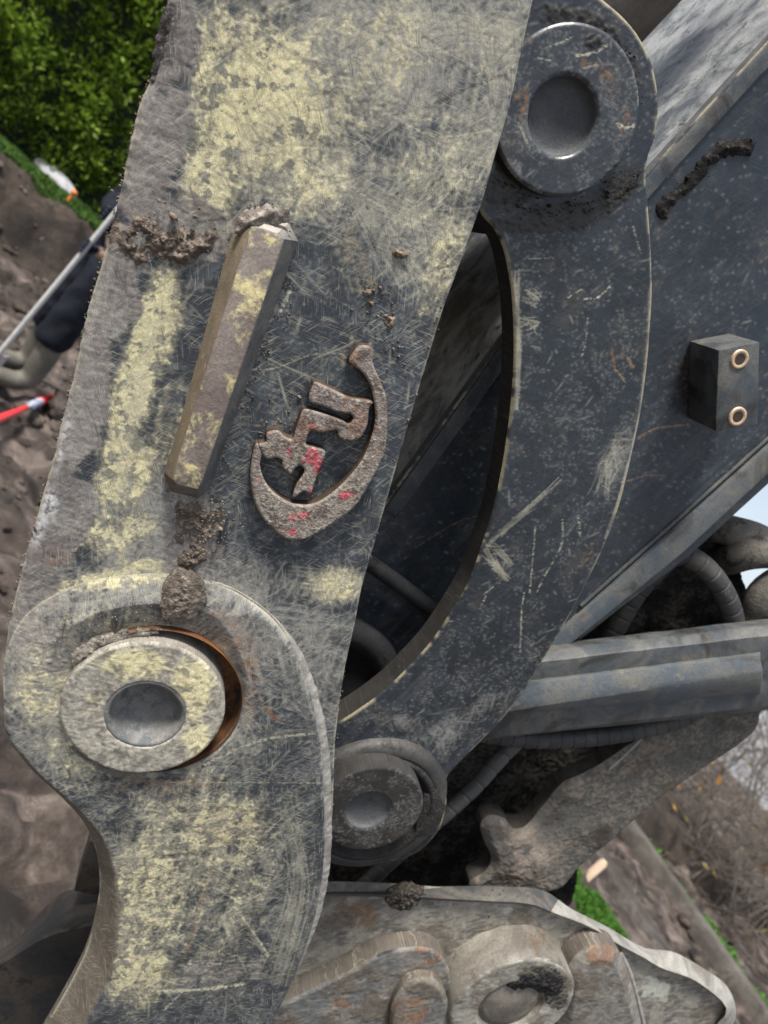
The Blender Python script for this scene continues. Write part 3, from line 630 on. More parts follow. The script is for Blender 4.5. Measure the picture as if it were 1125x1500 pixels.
# rib bar
B_ = [(333, 352), (358, 326), (392, 312), (425, 325), (440, 354), (428, 385), (308, 718), (290, 732), (250, 722), (238, 690), (250, 655)]
T_ = [(366, 336), (369, 332), (385, 335), (405, 343), (416, 350), (412, 365), (296, 706), (290, 717), (258, 709), (252, 702), (258, 680)]
rbm = []
l0 = [P3(x, y, 0.003) for x, y in B_]; l1 = [P3(x, y, -0.018) for x, y in T_]
n_ = len(B_)
rib = mesh_np('rib_bar', l0 + l1, [(i, (i+1) % n_, n_+(i+1) % n_, n_+i) for i in range(n_)], arm, M_RIB, True)
bm = bmesh.new(); bm.from_mesh(rib.data); bm.verts.ensure_lookup_table(); ft = bm.faces.new([bm.verts[n_+i] for i in range(n_)])
bmesh.ops.recalc_face_normals(bm, faces=bm.faces); bmesh.ops.bevel(bm, geom=list(ft.edges), offset=0.0008, segments=2, profile=0.5, affect='EDGES')
for f in bm.faces: f.smooth = True
for e in bm.edges: e.smooth = not (len(e.link_faces) == 2 and e.calc_face_angle(0) > 0.55)
bm.to_mesh(rib.data); bm.free()
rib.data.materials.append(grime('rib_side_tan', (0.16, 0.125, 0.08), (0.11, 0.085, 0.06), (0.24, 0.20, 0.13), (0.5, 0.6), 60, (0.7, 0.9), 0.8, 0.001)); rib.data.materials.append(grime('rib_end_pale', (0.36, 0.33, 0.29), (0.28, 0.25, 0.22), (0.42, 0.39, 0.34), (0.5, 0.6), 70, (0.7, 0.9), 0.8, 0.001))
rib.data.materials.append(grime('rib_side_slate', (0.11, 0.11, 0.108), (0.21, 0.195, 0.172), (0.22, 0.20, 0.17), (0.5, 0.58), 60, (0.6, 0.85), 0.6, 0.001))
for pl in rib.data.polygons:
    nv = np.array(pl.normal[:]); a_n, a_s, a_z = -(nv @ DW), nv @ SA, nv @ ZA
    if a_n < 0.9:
        im = np.array([nv @ IR, nv @ IU]); pl.material_index = 2 if im[1] > 0.55 else (1 if im[0] < -0.2 else 3)  # materials by facing; the left side's tan also holds its shade
# emblem: open ring and joined letters, cut from plate
def emb_wear(red):
    def fn(cx):
        s, z = cx.S, cx.Z; n = fbm(s*140, z*140, 4, 41); nf = fbm(s*500, z*500, 3, 42); nb = fbm(s*60, z*60, 3, 43)
        t = np.zeros(cx.shape + (3,)) + np.array([0.235, 0.20, 0.178]); t = mix(t, np.array([0.14, 0.112, 0.095]), sstep(0.5, 0.62, n))
        low = sstep(600, 690, cx.py); t = mix(t, np.array([0.27, 0.245, 0.205]), low*sstep(0.4, 0.6, nf))
        rd = blobs(cx, [(462, 680, 22, 28, 0, 1.0), (452, 712, 16, 16, 0, .85), (418, 668, 12, 16, 0, .8), (392, 660, 10, 10, 0, .5), (506, 725, 16, 9, 0, 1.0), (436, 755, 22, 14, 0, .7), (450, 768, 14, 9, 0, .9), (430, 780, 22, 9, 0, .9), (378, 702, 6, 8, 0, .8), (475, 742, 8, 8, 0, .7), (460, 625, 16, 6, 0, .7)])
        t = mix(t, np.array([0.46, 0.10, 0.115])*(0.7 + 0.6*nf[..., None]), sstep(0.60, 0.68, 0.34*rd + 0.45*n + 0.25*nf)*(rd > 0.15))
        sp = sstep(0.66, 0.72, nf); t = mix(t, DUST, sp*0.7)
        t = mix(t, RUST*1.5, sstep(0.60, 0.66, nb)*(1 - low)*0.25)
        t *= 0.75 + 0.5*nf[..., None]
        return t, 0.78 + 0*s, 0.0010*(n - 0.5) + 0.0006*(nf - 0.5)
    return fn
RING = [(533, 506), (547, 511), (547, 533), (557, 557), (566, 581), (568, 608), (566, 651), (559, 676), (543, 707), (522, 741), (495, 763), (463, 784), (437, 792), (413, 787), (389, 765), (373, 736), (367, 701), (370, 667), (376, 650), (384, 662), (381, 683), (389, 707), (405, 725), (429, 738), (458, 739), (485, 724), (511, 700), (532, 672), (545, 640), (550, 613), (547, 583), (540, 560), (529, 544), (514, 534), (513, 525), (524, 509)]
LET = [(463, 560), (490, 572), (514, 583), (545, 588), (541, 600), (538, 624), (527, 643), (511, 647), (497, 641), (493, 631), (474, 634), (456, 632), (450, 641), (449, 652), (462, 656), (477, 664), (466, 693), (455, 724), (445, 720), (429, 731), (434, 712), (446, 692), (441, 683), (433, 686), (426, 696), (414, 685), (413, 675), (404, 671), (391, 673), (381, 659), (379, 651), (390, 648), (391, 635), (407, 631), (418, 640), (429, 643), (434, 629), (442, 605), (450, 600), (479, 608), (501, 616), (511, 621), (518, 614), (514, 608), (495, 604), (474, 596), (455, 590), (453, 581), (458, 566)]
emb = grid_plate('emblem', smooth(RING, 3), -0.011, 0.0125, 0.0006, arm, M_MUD, emb_wear(1), (0.002, 0.0016), edge_tint=(0.075, 0.05, 0.035))
tag(emb, 'rusty raised open ring of the emblem with traces of red paint')
grid_plate('lettering', smooth(LET, 2.5), -0.0115, 0.013, 0.0006, emb, M_MUD, emb_wear(1), (0.0018, 0.0014), edge_tint=(0.075, 0.05, 0.035))

# ------------------------------------------------------------------ the dark curved link
def dark_wear(base, dust_blobs=(), rust_blobs=(), grease=(), marks=(), rmarks=(), edge_cream=True, nscr=1500, seed=60, speck=0.5, dens0=0.35, bund=()):
    base = np.array(base)
    def fn(cx):
        s, z = cx.S, cx.Z; nb = fbm(s*14, z*14, 4, seed); nm = fbm(s*70, z*70, 5, seed+1); nf = fbm(s*350, z*350, 3, seed+2); ng = vnoise(s*640, z*640, seed+3); cr = criss(cx, seed+40, 70, 520, 5)
        t = np.zeros(cx.shape + (3,)) + base; t = mix(t, base*0.80, sstep(0.46, 0.64, nb)); t = mix(t, base*1.18 + 0.004, sstep(0.45, 0.68, nm)*0.6)
        d = blobs(cx, list(dust_blobs)); dn = np.clip(dens0 + d, 0, 1)
        pa = sstep(0.42, 0.62, fbm(s*9, z*9, 4, seed+77)); run = fbm((s*SA_DOWN[0] + z*SA_DOWN[1])*160, (s*SA_DOWN[1] - z*SA_DOWN[0])*14, 4, seed+78)
        t = mix(t, base*2.0 + 0.025, sstep(0.80, 1.10, 0.25*dn + 0.6*cr + 0.25*nm + 0.25*pa - 0.10)*0.45)
        t = mix(t, base*1.7 + 0.02, sstep(0.55, 0.75, run)*pa*0.5)
        t = mix(t, DUST*0.85, sstep(0.62, 0.92, 0.5*d + 0.25*nm + 0.35*cr)*0.8*(d > 0.02))
        t = mix(t, np.array([0.42, 0.42, 0.41]), sstep(0.84, 0.93, ng)*sstep(0.45, 0.66, nm)*(0.15 + 0.85*pa)*speck)
        t = mix(t, np.array([0.07, 0.062, 0.055]), sstep(0.62, 0.74, fbm(s*60, z*60, 5, seed+4))*0.45)
        a = scratch(cx, nscr//10, (0.002, 0.016), 35, 50, seed+5, dn, 8, 1, (0.15, 0.7)); b = scratch(cx, nscr*2, (0.001, 0.003), 20, 90, seed+6, np.clip(dn*sstep(0.35, 0.6, nm)*1.5, 0, 1), 0, 1, (0.1, 0.7))
        t = mix(t, np.array([0.36, 0.36, 0.33]), np.maximum(a*0.8, b*0.6))
        for kk, (pp, wd_, n_) in enumerate(bund): t = mix(t, CREAM*1.1, bundle(cx, pp, wd_, n_, seed+kk)*(0.1 + 0.9*nm))
        ru = blobs(cx, list(rust_blobs)); t = mix(t, np.array([0.17, 0.095, 0.05])*(0.4 + 1.2*nf[..., None]), sstep(0.80, 0.98, 0.45*ru + 0.35*nf + 0.4*cr)*(ru > 0.03)*0.85)
        if edge_cream: t = mix(t, np.array([0.34, 0.30, 0.19]), sstep(0.0035, 0.0006, cx.dist)*sstep(0.42, 0.56, nm)*0.8)
        if marks: t = mix(t, CREAM*1.05, strokes(cx, list(marks), 0.8)*(0.5 + 0.9*nf))
        if rmarks: t = mix(t, np.array([0.24, 0.16, 0.09]), strokes(cx, list(rmarks), 0.8))
        gr = blobs(cx, list(grease)); gm = sstep(0.42, 0.62, 0.7*gr + 0.3*nm); t = mix(t, np.array([0.022, 0.02, 0.018]), gm*(gr > 0.02))
        t *= 0.85 + 0.3*nf[..., None]
        rg = 0.24 + 0.42*nm*(0.5 + 0.5*pa) + 0.25*gm*nf
        return t, rg, 0.0008*(nb - 0.5) + 0.0003*(nf - 0.5) + 0.002*gm*(gr > 0.02)*(nf - 0.3)
    return fn
SA_DOWN = (1.0, 0.0)
link_o = thing('curved_link', P3(545, 1250, 0.06), 'dark slate crescent shaped link between two pins, beside the yellow worn arm', 'link')
WL = 0.045
LINK = [(760, -30), (815, -48), (860, -20), (890, 4), (915, 26), (936, 52), (954, 88), (963, 125), (965, 160), (961, 198), (950, 230), (947, 262), (950, 300), (954, 360), (956, 420), (953, 480), (948, 540), (940, 600), (930, 650), (918, 702), (905, 750), (885, 802), (862, 850), (835, 902), (805, 952), (772, 1006), (742, 1048), (702, 1090), (668, 1124), (653, 1146), (654, 1180), (640, 1222), (600, 1256), (545, 1262), (480, 1240), (440, 1180), (440, 1110), (470, 1068), (500, 1056), (540, 1030), (570, 1006), (600, 976), (632, 940), (664, 892), (688, 850), (705, 802), (722, 750), (735, 690), (743, 640), (749, 590), (753, 530), (753, 480), (750, 430), (745, 398), (738, 365), (724, 335), (703, 308), (690, 250), (690, 150), (715, 40)]
lw = dark_wear((0.025, 0.0315, 0.040),
    dust_blobs=[(905, 665, 30, 55, 20, .9), (745, 830, 40, 20, -40, .5), (770, 930, 60, 80, 30, .45), (640, 1070, 70, 50, 0, .7), (700, 1040, 80, 30, -30, .6), (870, 560, 80, 120, 0, .35), (770, 480, 25, 150, 0, .5), (800, 330, 120, 30, 0, .25), (600, 1060, 60, 20, 0, .8)],
    rust_blobs=[(865, 810, 14, 45, 25, .9), (905, 520, 22, 25, 0, .8), (935, 600, 8, 60, 12, .7), (700, 790, 12, 8, 0, .4), (885, 760, 10, 60, 20, .7)],
    grease=[(815, 318, 105, 24, -6, 1.0), (740, 280, 40, 40, 30, .9), (900, 280, 55, 26, -40, .9), (850, 40, 90, 34, 25, .9), (930, 110, 14, 60, -10, .5), (520, 1080, 90, 22, 0, .5), (690, 1075, 40, 12, -35, .5)],
    bund=[([(712, 800), (760, 758), (800, 722), (822, 702)], 5, 22), ([(704, 798), (722, 826), (742, 852)], 7, 30), ([(712, 796), (735, 812), (750, 828)], 6, 14), ([(755, 395), (757, 470), (758, 540), (755, 600)], 4, 40), ([(760, 430), (790, 440)], 16, 14), ([(760, 470), (790, 476)], 12, 12), ([(950, 330), (953, 420), (948, 520), (936, 620), (915, 705), (888, 790)], 3, 24), ([(910, 640), (890, 690), (880, 730)], 16, 30)], marks=[([(784, 767), (782, 800), (776, 868)], 1.1, .7), ([(824, 762), (822, 800), (800, 840), (786, 868)], 1.0, .6), ([(768, 868), (764, 900), (762, 955)], 1.1, .7), ([(710, 870), (722, 860)], 1.0, .7), ([(703, 892), (712, 872)], 1.0, .7), ([(850, 785), (848, 760)], 2.2, .6), ([(855, 438), (875, 436), (893, 420)], 1.2, .8), ([(832, 436), (853, 423)], 1.0, .7), ([(861, 466), (858, 500), (851, 525)], 1.0, .6), ([(775, 379), (812, 378)], 0.9, .5), ([(927, 330), (938, 370)], 1.5, .4)],
    rmarks=[([(898, 537), (907, 548), (916, 560)], 2.2, .9), ([(920, 525), (926, 537)], 3, .9), ([(882, 840), (890, 790), (900, 760)], 2.2, .7), ([(937, 625), (944, 560), (947, 510)], 1.6, .6)], seed=60, nscr=2400, speck=0.22)
grid_plate('link_plate', smooth(LINK, 6), WL, 0.030, 0.0010, link_o, M_DARK, lw, (0.0025, 0.0016), edge_tint=(0.02, 0.018, 0.016))
# upper boss edge, pin disc with its cup
C1 = sz(831, 165, WL - 0.014); R1 = rad(831, 165, 107, WL - 0.014); K1 = sz(825, 171, WL - 0.014); RK1 = rad(825, 171, 53, WL - 0.014)
M_CUPD = grime('dark_cup', (0.05, 0.055, 0.062), (0.075, 0.077, 0.08), (0.03, 0.03, 0.03), (0.5, 0.6), 70, (0.6, 0.85), 0.8, 0.0012, speck=0.3)
def disc_with_cup(name, c, R, k, rk, w, depth, thick, parent, wear, mat=M_DARK, cupmat=None, res=0.0009):
    d = grid_plate(name, circle_sz(c, R), w, thick, res, parent, mat, wear, (0.003, 0.0016), holes=[circle_sz(k, rk*0.95)], in_sz=True, edge_tint=(0.03, 0.027, 0.025))
    lathe('pin_cup', k, [(rk*0.97, w + 0.0014), (rk*0.945, w + depth*0.2), (rk*0.92, w + depth*0.55), (rk*0.85, w + depth*0.85), (rk*0.7, w + depth), (rk*0.4, w + depth*1.1), (0.0005, w + depth*1.12)], d, cupmat or M_CUPD, 96, 0.015, 9)
    return d
dw1 = dark_wear((0.036, 0.042, 0.050), rust_blobs=[(765, 150, 16, 45, 0, 1.0), (890, 120, 18, 50, -20, .9), (915, 180, 12, 40, 0, .9), (860, 90, 40, 20, 20, .8), (780, 60, 40, 16, -20, .7)], dust_blobs=[(770, 200, 30, 60, 0, .6), (740, 255, 40, 40, 0, .6), (880, 100, 30, 40, 0, .6)], grease=[(870, 60, 16, 14, 0, .9), (760, 285, 60, 16, 30, .9), (900, 255, 40, 16, -45, .8), (870, 282, 50, 12, -20, .9), (760, 240, 26, 46, 0, .35)],
    marks=[([(800, 70), (822, 62), (838, 54)], 1.5, .8), ([(788, 85), (805, 88)], 1.5, .6), ([(842, 82), (868, 78), (890, 66)], 2.5, .8), ([(855, 100), (875, 96)], 2, .6), ([(905, 183), (918, 186), (932, 184)], 3, .95), ([(930, 60), (936, 110), (937, 160)], 2, .6), ([(760, 180), (768, 200), (775, 215)], 1.6, .6)], seed=80, nscr=500, edge_cream=False)
disc_with_cup('pin', C1, R1, K1, RK1, WL - 0.014, 0.010, 0.016, link_o, dw1)
# lower boss: collar ring, sleeve and pin
C2 = sz(542, 1176, WL); RO = rad(542, 1176, 112, WL)
lathe('collar', C2, [(RO*1.02, WL + 0.004), (RO*1.0, WL - 0.003), (RO*0.98, WL - 0.0065), (RO*0.95, WL - 0.0085), (RO*0.86, WL - 0.0105), (RO*0.81, WL - 0.0095), (RO*0.795, WL - 0.004), (RO*0.79, WL + 0.004), (0.001, WL + 0.004)], link_o, grime('collar_paint', (0.028, 0.027, 0.026), (0.065, 0.062, 0.057), (0.02, 0.018, 0.016), (0.56, 0.54), 50, (0.4, 0.75), 0.8, 0.0014), 120, 0.03, 4)
lathe('seal', C2, [(RO*0.83, WL + 0.003), (RO*0.82, WL - 0.011), (RO*0.74, WL - 0.0125), (RO*0.71, WL - 0.004), (0.001, WL - 0.003)], link_o, M_BLACK, 110, 0.05, 6)
C3 = sz(545, 1186, WL - 0.030); R3 = rad(545, 1186, 75, WL - 0.030); K3 = sz(540, 1189, WL - 0.030); RK3 = rad(540, 1189, 34, WL - 0.030)
dw2 = dark_wear((0.034, 0.034, 0.034), dust_blobs=[(560, 1210, 50, 30, 0, .4), (600, 1180, 20, 40, 0, .4)], grease=[(500, 1230, 40, 16, 20, .7), (620, 1150, 10, 30, 0, .6)], seed=95, nscr=250, speck=0.3, edge_cream=False)
disc_with_cup('pin', C3, R3, K3, RK3, WL - 0.030, 0.006, 0.034, link_o, dw2)
lathe('blocker_cross_tube', sz(831, 165, WL), [(0.001, WL + 0.0305), (0.060, WL + 0.031), (0.060, 0.53), (0.001, 0.531)], link_o, M_BLACK, 60, cap=False)  # unseen tube between the links, added to block skylight down the gap
prism('far_link_blocker', [(p[0], p[1]) for p in LINK[::2]], WL, 0.030, link_o, M_BLACK, 0).location = tuple(DW*0.487)  # unseen second link, added to darken the opening
prism('stop_tab', [(622, 1165), (640, 1158), (654, 1182), (646, 1206), (630, 1222), (606, 1226), (612, 1200)], WL - 0.012, 0.02, link_o, M_BLACK, 0.002)

# ------------------------------------------------------------------ the dipper stick
WS = 0.15
stick = thing('dipper_stick', P3(560, 1060, WS + 0.15), 'dark slate box section stick with two hole mounting block, behind the curved link', 'excavator arm')
near = [(1400, -240), (1240, -66), (1125, 60), (960, 240), (740, 492), (560, 742), (500, 835)]
STK = near + [(465, 905), (455, 985), (500, 1050), (580, 1075), (690, 1045), (790, 972), (832, 936), (900, 882), (1000, 806), (1125, 692), (1240, 588), (1400, 440)]
sw = dark_wear((0.025, 0.032, 0.0415), dust_blobs=[(1040, 420, 120, 150, 0, .3), (1040, 600, 140, 110, 0, .3), (985, 700, 30, 14, 0, .5)], rust_blobs=[(990, 315, 6, 6, 0, .9), (985, 670, 18, 18, 0, .5)],
    grease=[(1012, 560, 26, 60, 0, .75), (1040, 500, 30, 10, -10, .7), (1085, 215, 24, 10, 5, .9), (1000, 285, 20, 8, -50, .7), (975, 310, 8, 16, 20, .8)], marks=[], rmarks=[([(936, 642), (960, 628), (1010, 622)], 1.8, .8), ([(918, 705), (945, 697), (975, 697)], 1.8, .7), ([(610, 802), (660, 770), (700, 755)], 1.2, .7)], seed=110, nscr=900, speck=0.16, dens0=0.35)
grid_plate('side_plate', np.array([q for a, b in zip(STK, STK[1:]+STK[:1]) for q in (a, ((a[0]+b[0])/2, (a[1]+b[1])/2))]), WS, 0.012, 0.0014, stick, M_DARK, sw, (0.002, 0.0012), edge_tint=(0.08, 0.08, 0.08))
def strip(name, pts, w0, w1, parent, mat, th=0.012, inward=(0.73, 0.68)):
    """a plate running back from an edge line: near edge at w0, far edge at w1 (same place in the machine's plane)"""
    P = to_sz(pts, w0); d = np.roll(P, -1, 0) - P; d[-1] = d[-2]; nrm = np.c_[d[:, 1], -d[:, 0]]; nrm /= np.linalg.norm(nrm, axis=1)[:, None]
    A = [W3(p[0], p[1], w0) for p in P]; B = [W3(p[0], p[1], w1) for p in P]
    A2 = [W3(p[0]+q[0]*th, p[1]+q[1]*th, w0) for p, q in zip(P, nrm)]; B2 = [W3(p[0]+q[0]*th, p[1]+q[1]*th, w1) for p, q in zip(P, nrm)]
    return loft(name, [A, B, B2, A2], parent, mat, True, True, 0)
def resamp(pts, step=12): return [tuple(p) for p in smooth([(a[0], a[1], 1) for a in pts], step, False)]
M_FACE = grime('stick_face_paint', (0.09, 0.097, 0.105), (0.34, 0.345, 0.34), (0.06, 0.06, 0.06), (0.46, 0.56), 60, (0.3, 0.6), 0.7, 0.0012)
strip('front_plate', resamp(near, 16), WS + 0.013, 0.48, stick, M_FACE, -0.012)
strip('rear_plate', resamp([(832, 936), (900, 882), (1000, 806), (1125, 692), (1240, 588), (1400, 440)], 16), WS + 0.013, 0.48, stick, M_BEAM, 0.012)
prism('far_side_plate', [(x, y) for x, y in STK], WS, 0.004, stick, M_BEAM, 0).location = tuple(DW*(0.481 - WS))
# raised edge band along the front and the folded flange along the rear
def band(name, a, b, w, th, parent, mat, bev=0.0012):
    A = [P3(x, y, w) for x, y in resamp(a, 14)]; n = len(A); B = [P3(x, y, w) for x, y in smooth([(q[0], q[1], 1) for q in b], 14, False)]
    B = [np.array(B[int(round(i*(len(B)-1)/(n-1)))]) for i in range(n)]
    return loft(name, [A, B, [p + DW*th for p in B], [p + DW*th for p in A]], parent, mat, True, True, bev)
band('edge_band', [(1240, -58), (965, 242), (745, 494), (565, 745)], [(1240, -26), (975, 262), (758, 512), (580, 760)], WS - 0.003, 0.006, stick, M_BEAM)
band('flange', [(1400, 412), (1240, 556), (1125, 655), (1000, 768), (845, 905), (800, 945)], [(1400, 446), (1240, 592), (1125, 694), (1000, 810), (845, 936), (806, 968)], WS - 0.006, 0.02, stick, M_BEAM2)
tube('weld_bead', [P3(x, y, WS - 0.001) for x, y in [(1240, 540), (1125, 642), (1000, 754), (850, 888)]], 0.0022, stick, M_BEAM, 10, 0.003)
# mounting block with two threaded inserts
WB = WS - 0.05
blk_f = [(1058, 514), (1113, 502), (1113, 618), (1107, 623), (1049, 632)]
fb = to_sz([(1053, 513), (1113, 501), (1110, 622), (1048, 632)], WB)
blk = loft('mounting_block', [[W3(fb[i][0], fb[i][1], WB), W3(fb[i][0], fb[i][1], WS - 0.0005)] for i in range(4)], stick, M_BEAM, True, True, 0.0015)
M_DHOLE = grime('dark_hole', (0.03, 0.018, 0.012), (0.05, 0.03, 0.02), (0.02, 0.015, 0.01), (0.5, 0.6), 200)
for x, y in ((1083, 526), (1080, 610)):
    c = sz(x, y, WB); r = rad(x, y, 12.5, WB)
    ins = lathe('threaded_insert', c, [(r*1.05, WB + 0.001), (r, WB - 0.0012), (r*0.86, WB - 0.0016), (r*0.62, WB - 0.0012), (r*0.56, WB - 0.0002)], blk, M_BRASS, 40)
    ins.data.polygons.foreach_set('use_smooth', np.ones(len(ins.data.polygons), bool))
    lathe('hole_shade_disc', (c[0], c[1]), [(r*0.58, WB - 0.00135), (r*0.5, WB - 0.00125), (0.0003, WB - 0.00122)], blk, M_DHOLE, 32)  # flat dark disc painted as the shaded inside of the hole
M_RECESS = grime('recess_shade_black', (0.022, 0.024, 0.027), (0.04, 0.04, 0.04), (0.015, 0.014, 0.013), (0.5, 0.58), 40, (0.7, 0.9), 0.5, 0.001, 0.25)  # near-black colour puts the opening's shade on the boss and pipe
# boss and pipe seen through the opening
lathe('stick_boss', sz(470, 1010, WS - 0.012), [(rad(470, 1010, 120, WS), WS), (rad(470, 1010, 118, WS), WS - 0.018), (rad(470, 1010, 104, WS), WS - 0.022), (rad(470, 1010, 84, WS), WS - 0.021), (rad(470, 1010, 80, WS), WS - 0.012), (0.001, WS - 0.012)], stick, M_RECESS, 96, 0.01, 2)
tube('steel_pipe', [P3(x, y, WS - 0.02) for x, y in [(480, 785), (560, 838), (640, 897), (700, 940)]], 0.0085, stick, M_RECESS, 20, 0.01)

# ------------------------------------------------------------------ bucket cylinder behind the link
cyl = thing('bucket_cylinder', P3(790, 140, 0.24), 'dark brown hydraulic cylinder rising behind the upper link pin', 'hydraulic cylinder')
tube('barrel', [P3(660, 200, 0.29), P3(760, 90, 0.29), P3(1060, -235, 0.29)], 0.075, cyl, grime('cylinder_brown', (0.06, 0.048, 0.04), (0.09, 0.075, 0.06), (0.03, 0.027, 0.025), (0.5, 0.58), 40), 40, 0.02)  # barrel made fatter to cut the light reaching the opening
lathe('blocker_rod_eye', sz(831, 165, WL), [(0.001, 0.175), (0.088, 0.18), (0.092, 0.19), (0.092, 0.42), (0.001, 0.425)], cyl, M_BLACK, 64, cap=False)  # black eye added to close off the sky-lit sliver atop the opening
# ------------------------------------------------------------------ dark cavity backing, beam, jaw arm and hoses
hou = thing('cavity_backing', P3(760, 1290, 0.30), 'greasy dark wall added to back the shaded void behind hoses and link', 'coupler')
HZ = 0.26
def dirt_wear(b, d, seed, amp=0.004, fr=60):
    b = np.array(b); d = np.array(d)
    def fn(cx):
        n = fbm(cx.S*fr, cx.Z*fr, 5, seed); nf = fbm(cx.S*300, cx.Z*300, 4, seed+1)
        t = np.zeros(cx.shape + (3,)) + b; t = mix(t, d, sstep(0.46, 0.66, 0.6*n + 0.4*nf)); t *= 0.6 + 0.8*nf[..., None]
        return t, 0.85 + 0*n, amp*(n - 0.4) + amp*0.35*(nf - 0.5)
    return fn
grid_plate('muddy_wall', smooth([(440, 1000), (760, 940), (1000, 790, 1), (1052, 780), (1092, 860), (1092, 960), (1060, 1060), (900, 1130), (850, 1250), (800, 1340), (430, 1340, 1)], 10), HZ, 0.16, 0.0022, hou, M_MUD, dirt_wear((0.022, 0.02, 0.018), (0.07, 0.062, 0.052), 130, 0.016, 34), (0.004, 0.002), edge_tint=(0.02, 0.018, 0.016))  # near-black mud colour also stands in for the shade of the void

beam = thing('coupler_beam', P3(950, 1060, 0.12), 'blue grey ribbed steel beam with raised long panel, beside the link', 'steel beam')
def L2(a, b, w0, w1=None, n=24):
    w1 = w0 if w1 is None else w1
    g_ = random.Random(int(a[1]*7 + b[1])); out = []
    for i in range(n):
        t = i/(n-1); out.append(P3(a[0] + (b[0]-a[0])*t, a[1] + (b[1]-a[1])*t + g_.uniform(-0.5, 0.5), w0 + (w1-w0)*t))
    return out
XL, XR = 690, 1300
def yl(y825, y1125, x): return y825 + (y1125 - y825)*(x - 825)/300.0
def Lx(y0, y1, w, x0=XL, x1=XR, n=40): return L2((x0, yl(y0, y1, x0)), (x1, yl(y0, y1, x1)), w, None, n)
loft('beam_body', [Lx(941, 906, 0.150), Lx(950, 915, 0.128), Lx(966, 931, 0.112), Lx(990, 954, 0.112), Lx(1040, 1005, 0.112), Lx(1068, 1034, 0.112), Lx(1071, 1040, 0.118), Lx(1070, 1040, 0.17), Lx(950, 915, 0.17)], beam, M_BEAM, True, True, 0.0012)
loft('raised_panel', [Lx(990, 953, 0.1135, XL, 1114), Lx(995, 958, 0.101, XL, 1112), Lx(1018, 980, 0.097, XL, 1116), Lx(1030, 984, 0.0965, XL, 1118), Lx(1036, 1012, 0.107, XL, 1114), Lx(1040, 1016, 0.1135, XL, 1113)], beam, M_BEAM2, True, True, 0.001)

jaw = thing('coupler_jaw', P3(800, 1300, 0.17), 'brown grey mud smeared coupler arm with rounded hook, under the ribbed beam', 'coupler arm')
JAW = smooth([(1180, 985), (1126, 1035), (1112, 1070), (1083, 1097), (1040, 1125), (998, 1154), (955, 1185), (904, 1231), (860, 1268), (826, 1303), (800, 1312), (765, 1320), (700, 1320), (690, 1296), (712, 1282), (722, 1262), (712, 1238), (706, 1214), (720, 1200), (742, 1204), (752, 1216), (775, 1212), (800, 1185), (826, 1152), (868, 1132), (930, 1092), (985, 1060), (1040, 1020), (1110, 970)], 6)
jw = lambda cx: (lambda t: t)(dirt_wear((0.085, 0.083, 0.078), (0.15, 0.125, 0.10), 150, 0.004, 30)(cx))
def jaw_wear(cx):
    t, r, h = dirt_wear((0.115, 0.110, 0.099), (0.185, 0.160, 0.132), 150, 0.005, 34)(cx)
    n = fbm(cx.S*60, cx.Z*60, 4, 155)
    t = mix(t, np.array([0.30, 0.25, 0.205]), blobs(cx, [(765, 1250, 40, 36, -40, .9), (780, 1285, 30, 12, 30, .8)])*sstep(0.3, 0.6, n))
    t = mix(t, np.array([0.13, 0.085, 0.055]), blobs(cx, [(960, 1110, 40, 16, -30, .5), (985, 1150, 30, 10, -35, .4)])*sstep(0.4, 0.6, n))
    t = mix(t, np.array([0.045, 0.036, 0.03]), blobs(cx, [(880, 1225, 26, 18, -40, .9), (815, 1180, 26, 18, -40, .9), (740, 1215, 26, 12, 0, .6), (1070, 1050, 40, 20, -20, .5)])*sstep(0.3, 0.55, n))
    return t, r*0.85, h + 0.006*blobs(cx, [(765, 1255, 34, 44, -40, 1), (870, 1222, 26, 20, 0, .5)])
grid_plate('jaw_plate', JAW, 0.150, 0.028, 0.0015, jaw, M_MUD, jaw_wear, (0.010, 0.007), edge_tint=(0.05, 0.045, 0.04))
def rib_mod(period, depth=0.10, slant=0.5):
    def fn(L, a):
        t = (L/period + slant*0.16*math.cos(a)) % 1.0
        return 1 - depth*max(0.0, 1 - min(t, 1-t)*12)
    return fn
hz = lambda pts: [P3(x, y, w) for x, y, w in pts]
o = tube('hydraulic_hose', hz([(640, 1060, .15), (700, 1072, .145), (780, 1082, .14), (860, 1080, .14), (940, 1068, .14), (1010, 1046, .145), (1080, 1000, .16)]), 0.0115, None, M_HOSE, 24, 0.0009, rib_mod(0.0155, 0.13))
tag(o, 'black spiral wrapped hydraulic hose sagging just under the ribbed beam', 'hose', 'hydraulic hoses')
o = tube('hydraulic_hose', hz([(880, 960, .20), (930, 870, .20), (985, 815, .19), (1020, 822, .18), (1052, 855, .17), (1072, 900, .165), (1078, 960, .165)]), 0.0135, None, M_HOSE, 24, 0.0010, rib_mod(0.019, 0.13))
tag(o, 'black wrapped hydraulic hose looping above the ribbed beam', 'hose', 'hydraulic hoses')
for pts, r, lab in (([(980, 770, .34), (1030, 772, .28), (1065, 776, .24), (1130, 800, .24), (1260, 880, .26)], 0.020, 'muddy pale thick hose passing highest below the stick flange'),
                    ([(1030, 812, .34), (1060, 818, .26), (1110, 808, .215), (1260, 800, .22)], 0.022, 'muddy pale thick hose squeezed between two others beside wrapped loop'),
                    ([(1085, 960, .20), (1108, 905, .20), (1140, 862, .195), (1260, 800, .20)], 0.026, 'muddy thick hose with blunt end right above the ribbed beam')):
    o = tube('hydraulic_hose', hz(pts), r, None, M_HOSE2, 24, 0.006, lambda L, a: 1 + 0.08*(float(vnoise(np.array(L*40), np.array(a), 5)) - 0.5)); tag(o, lab, 'hose', 'hydraulic hoses')
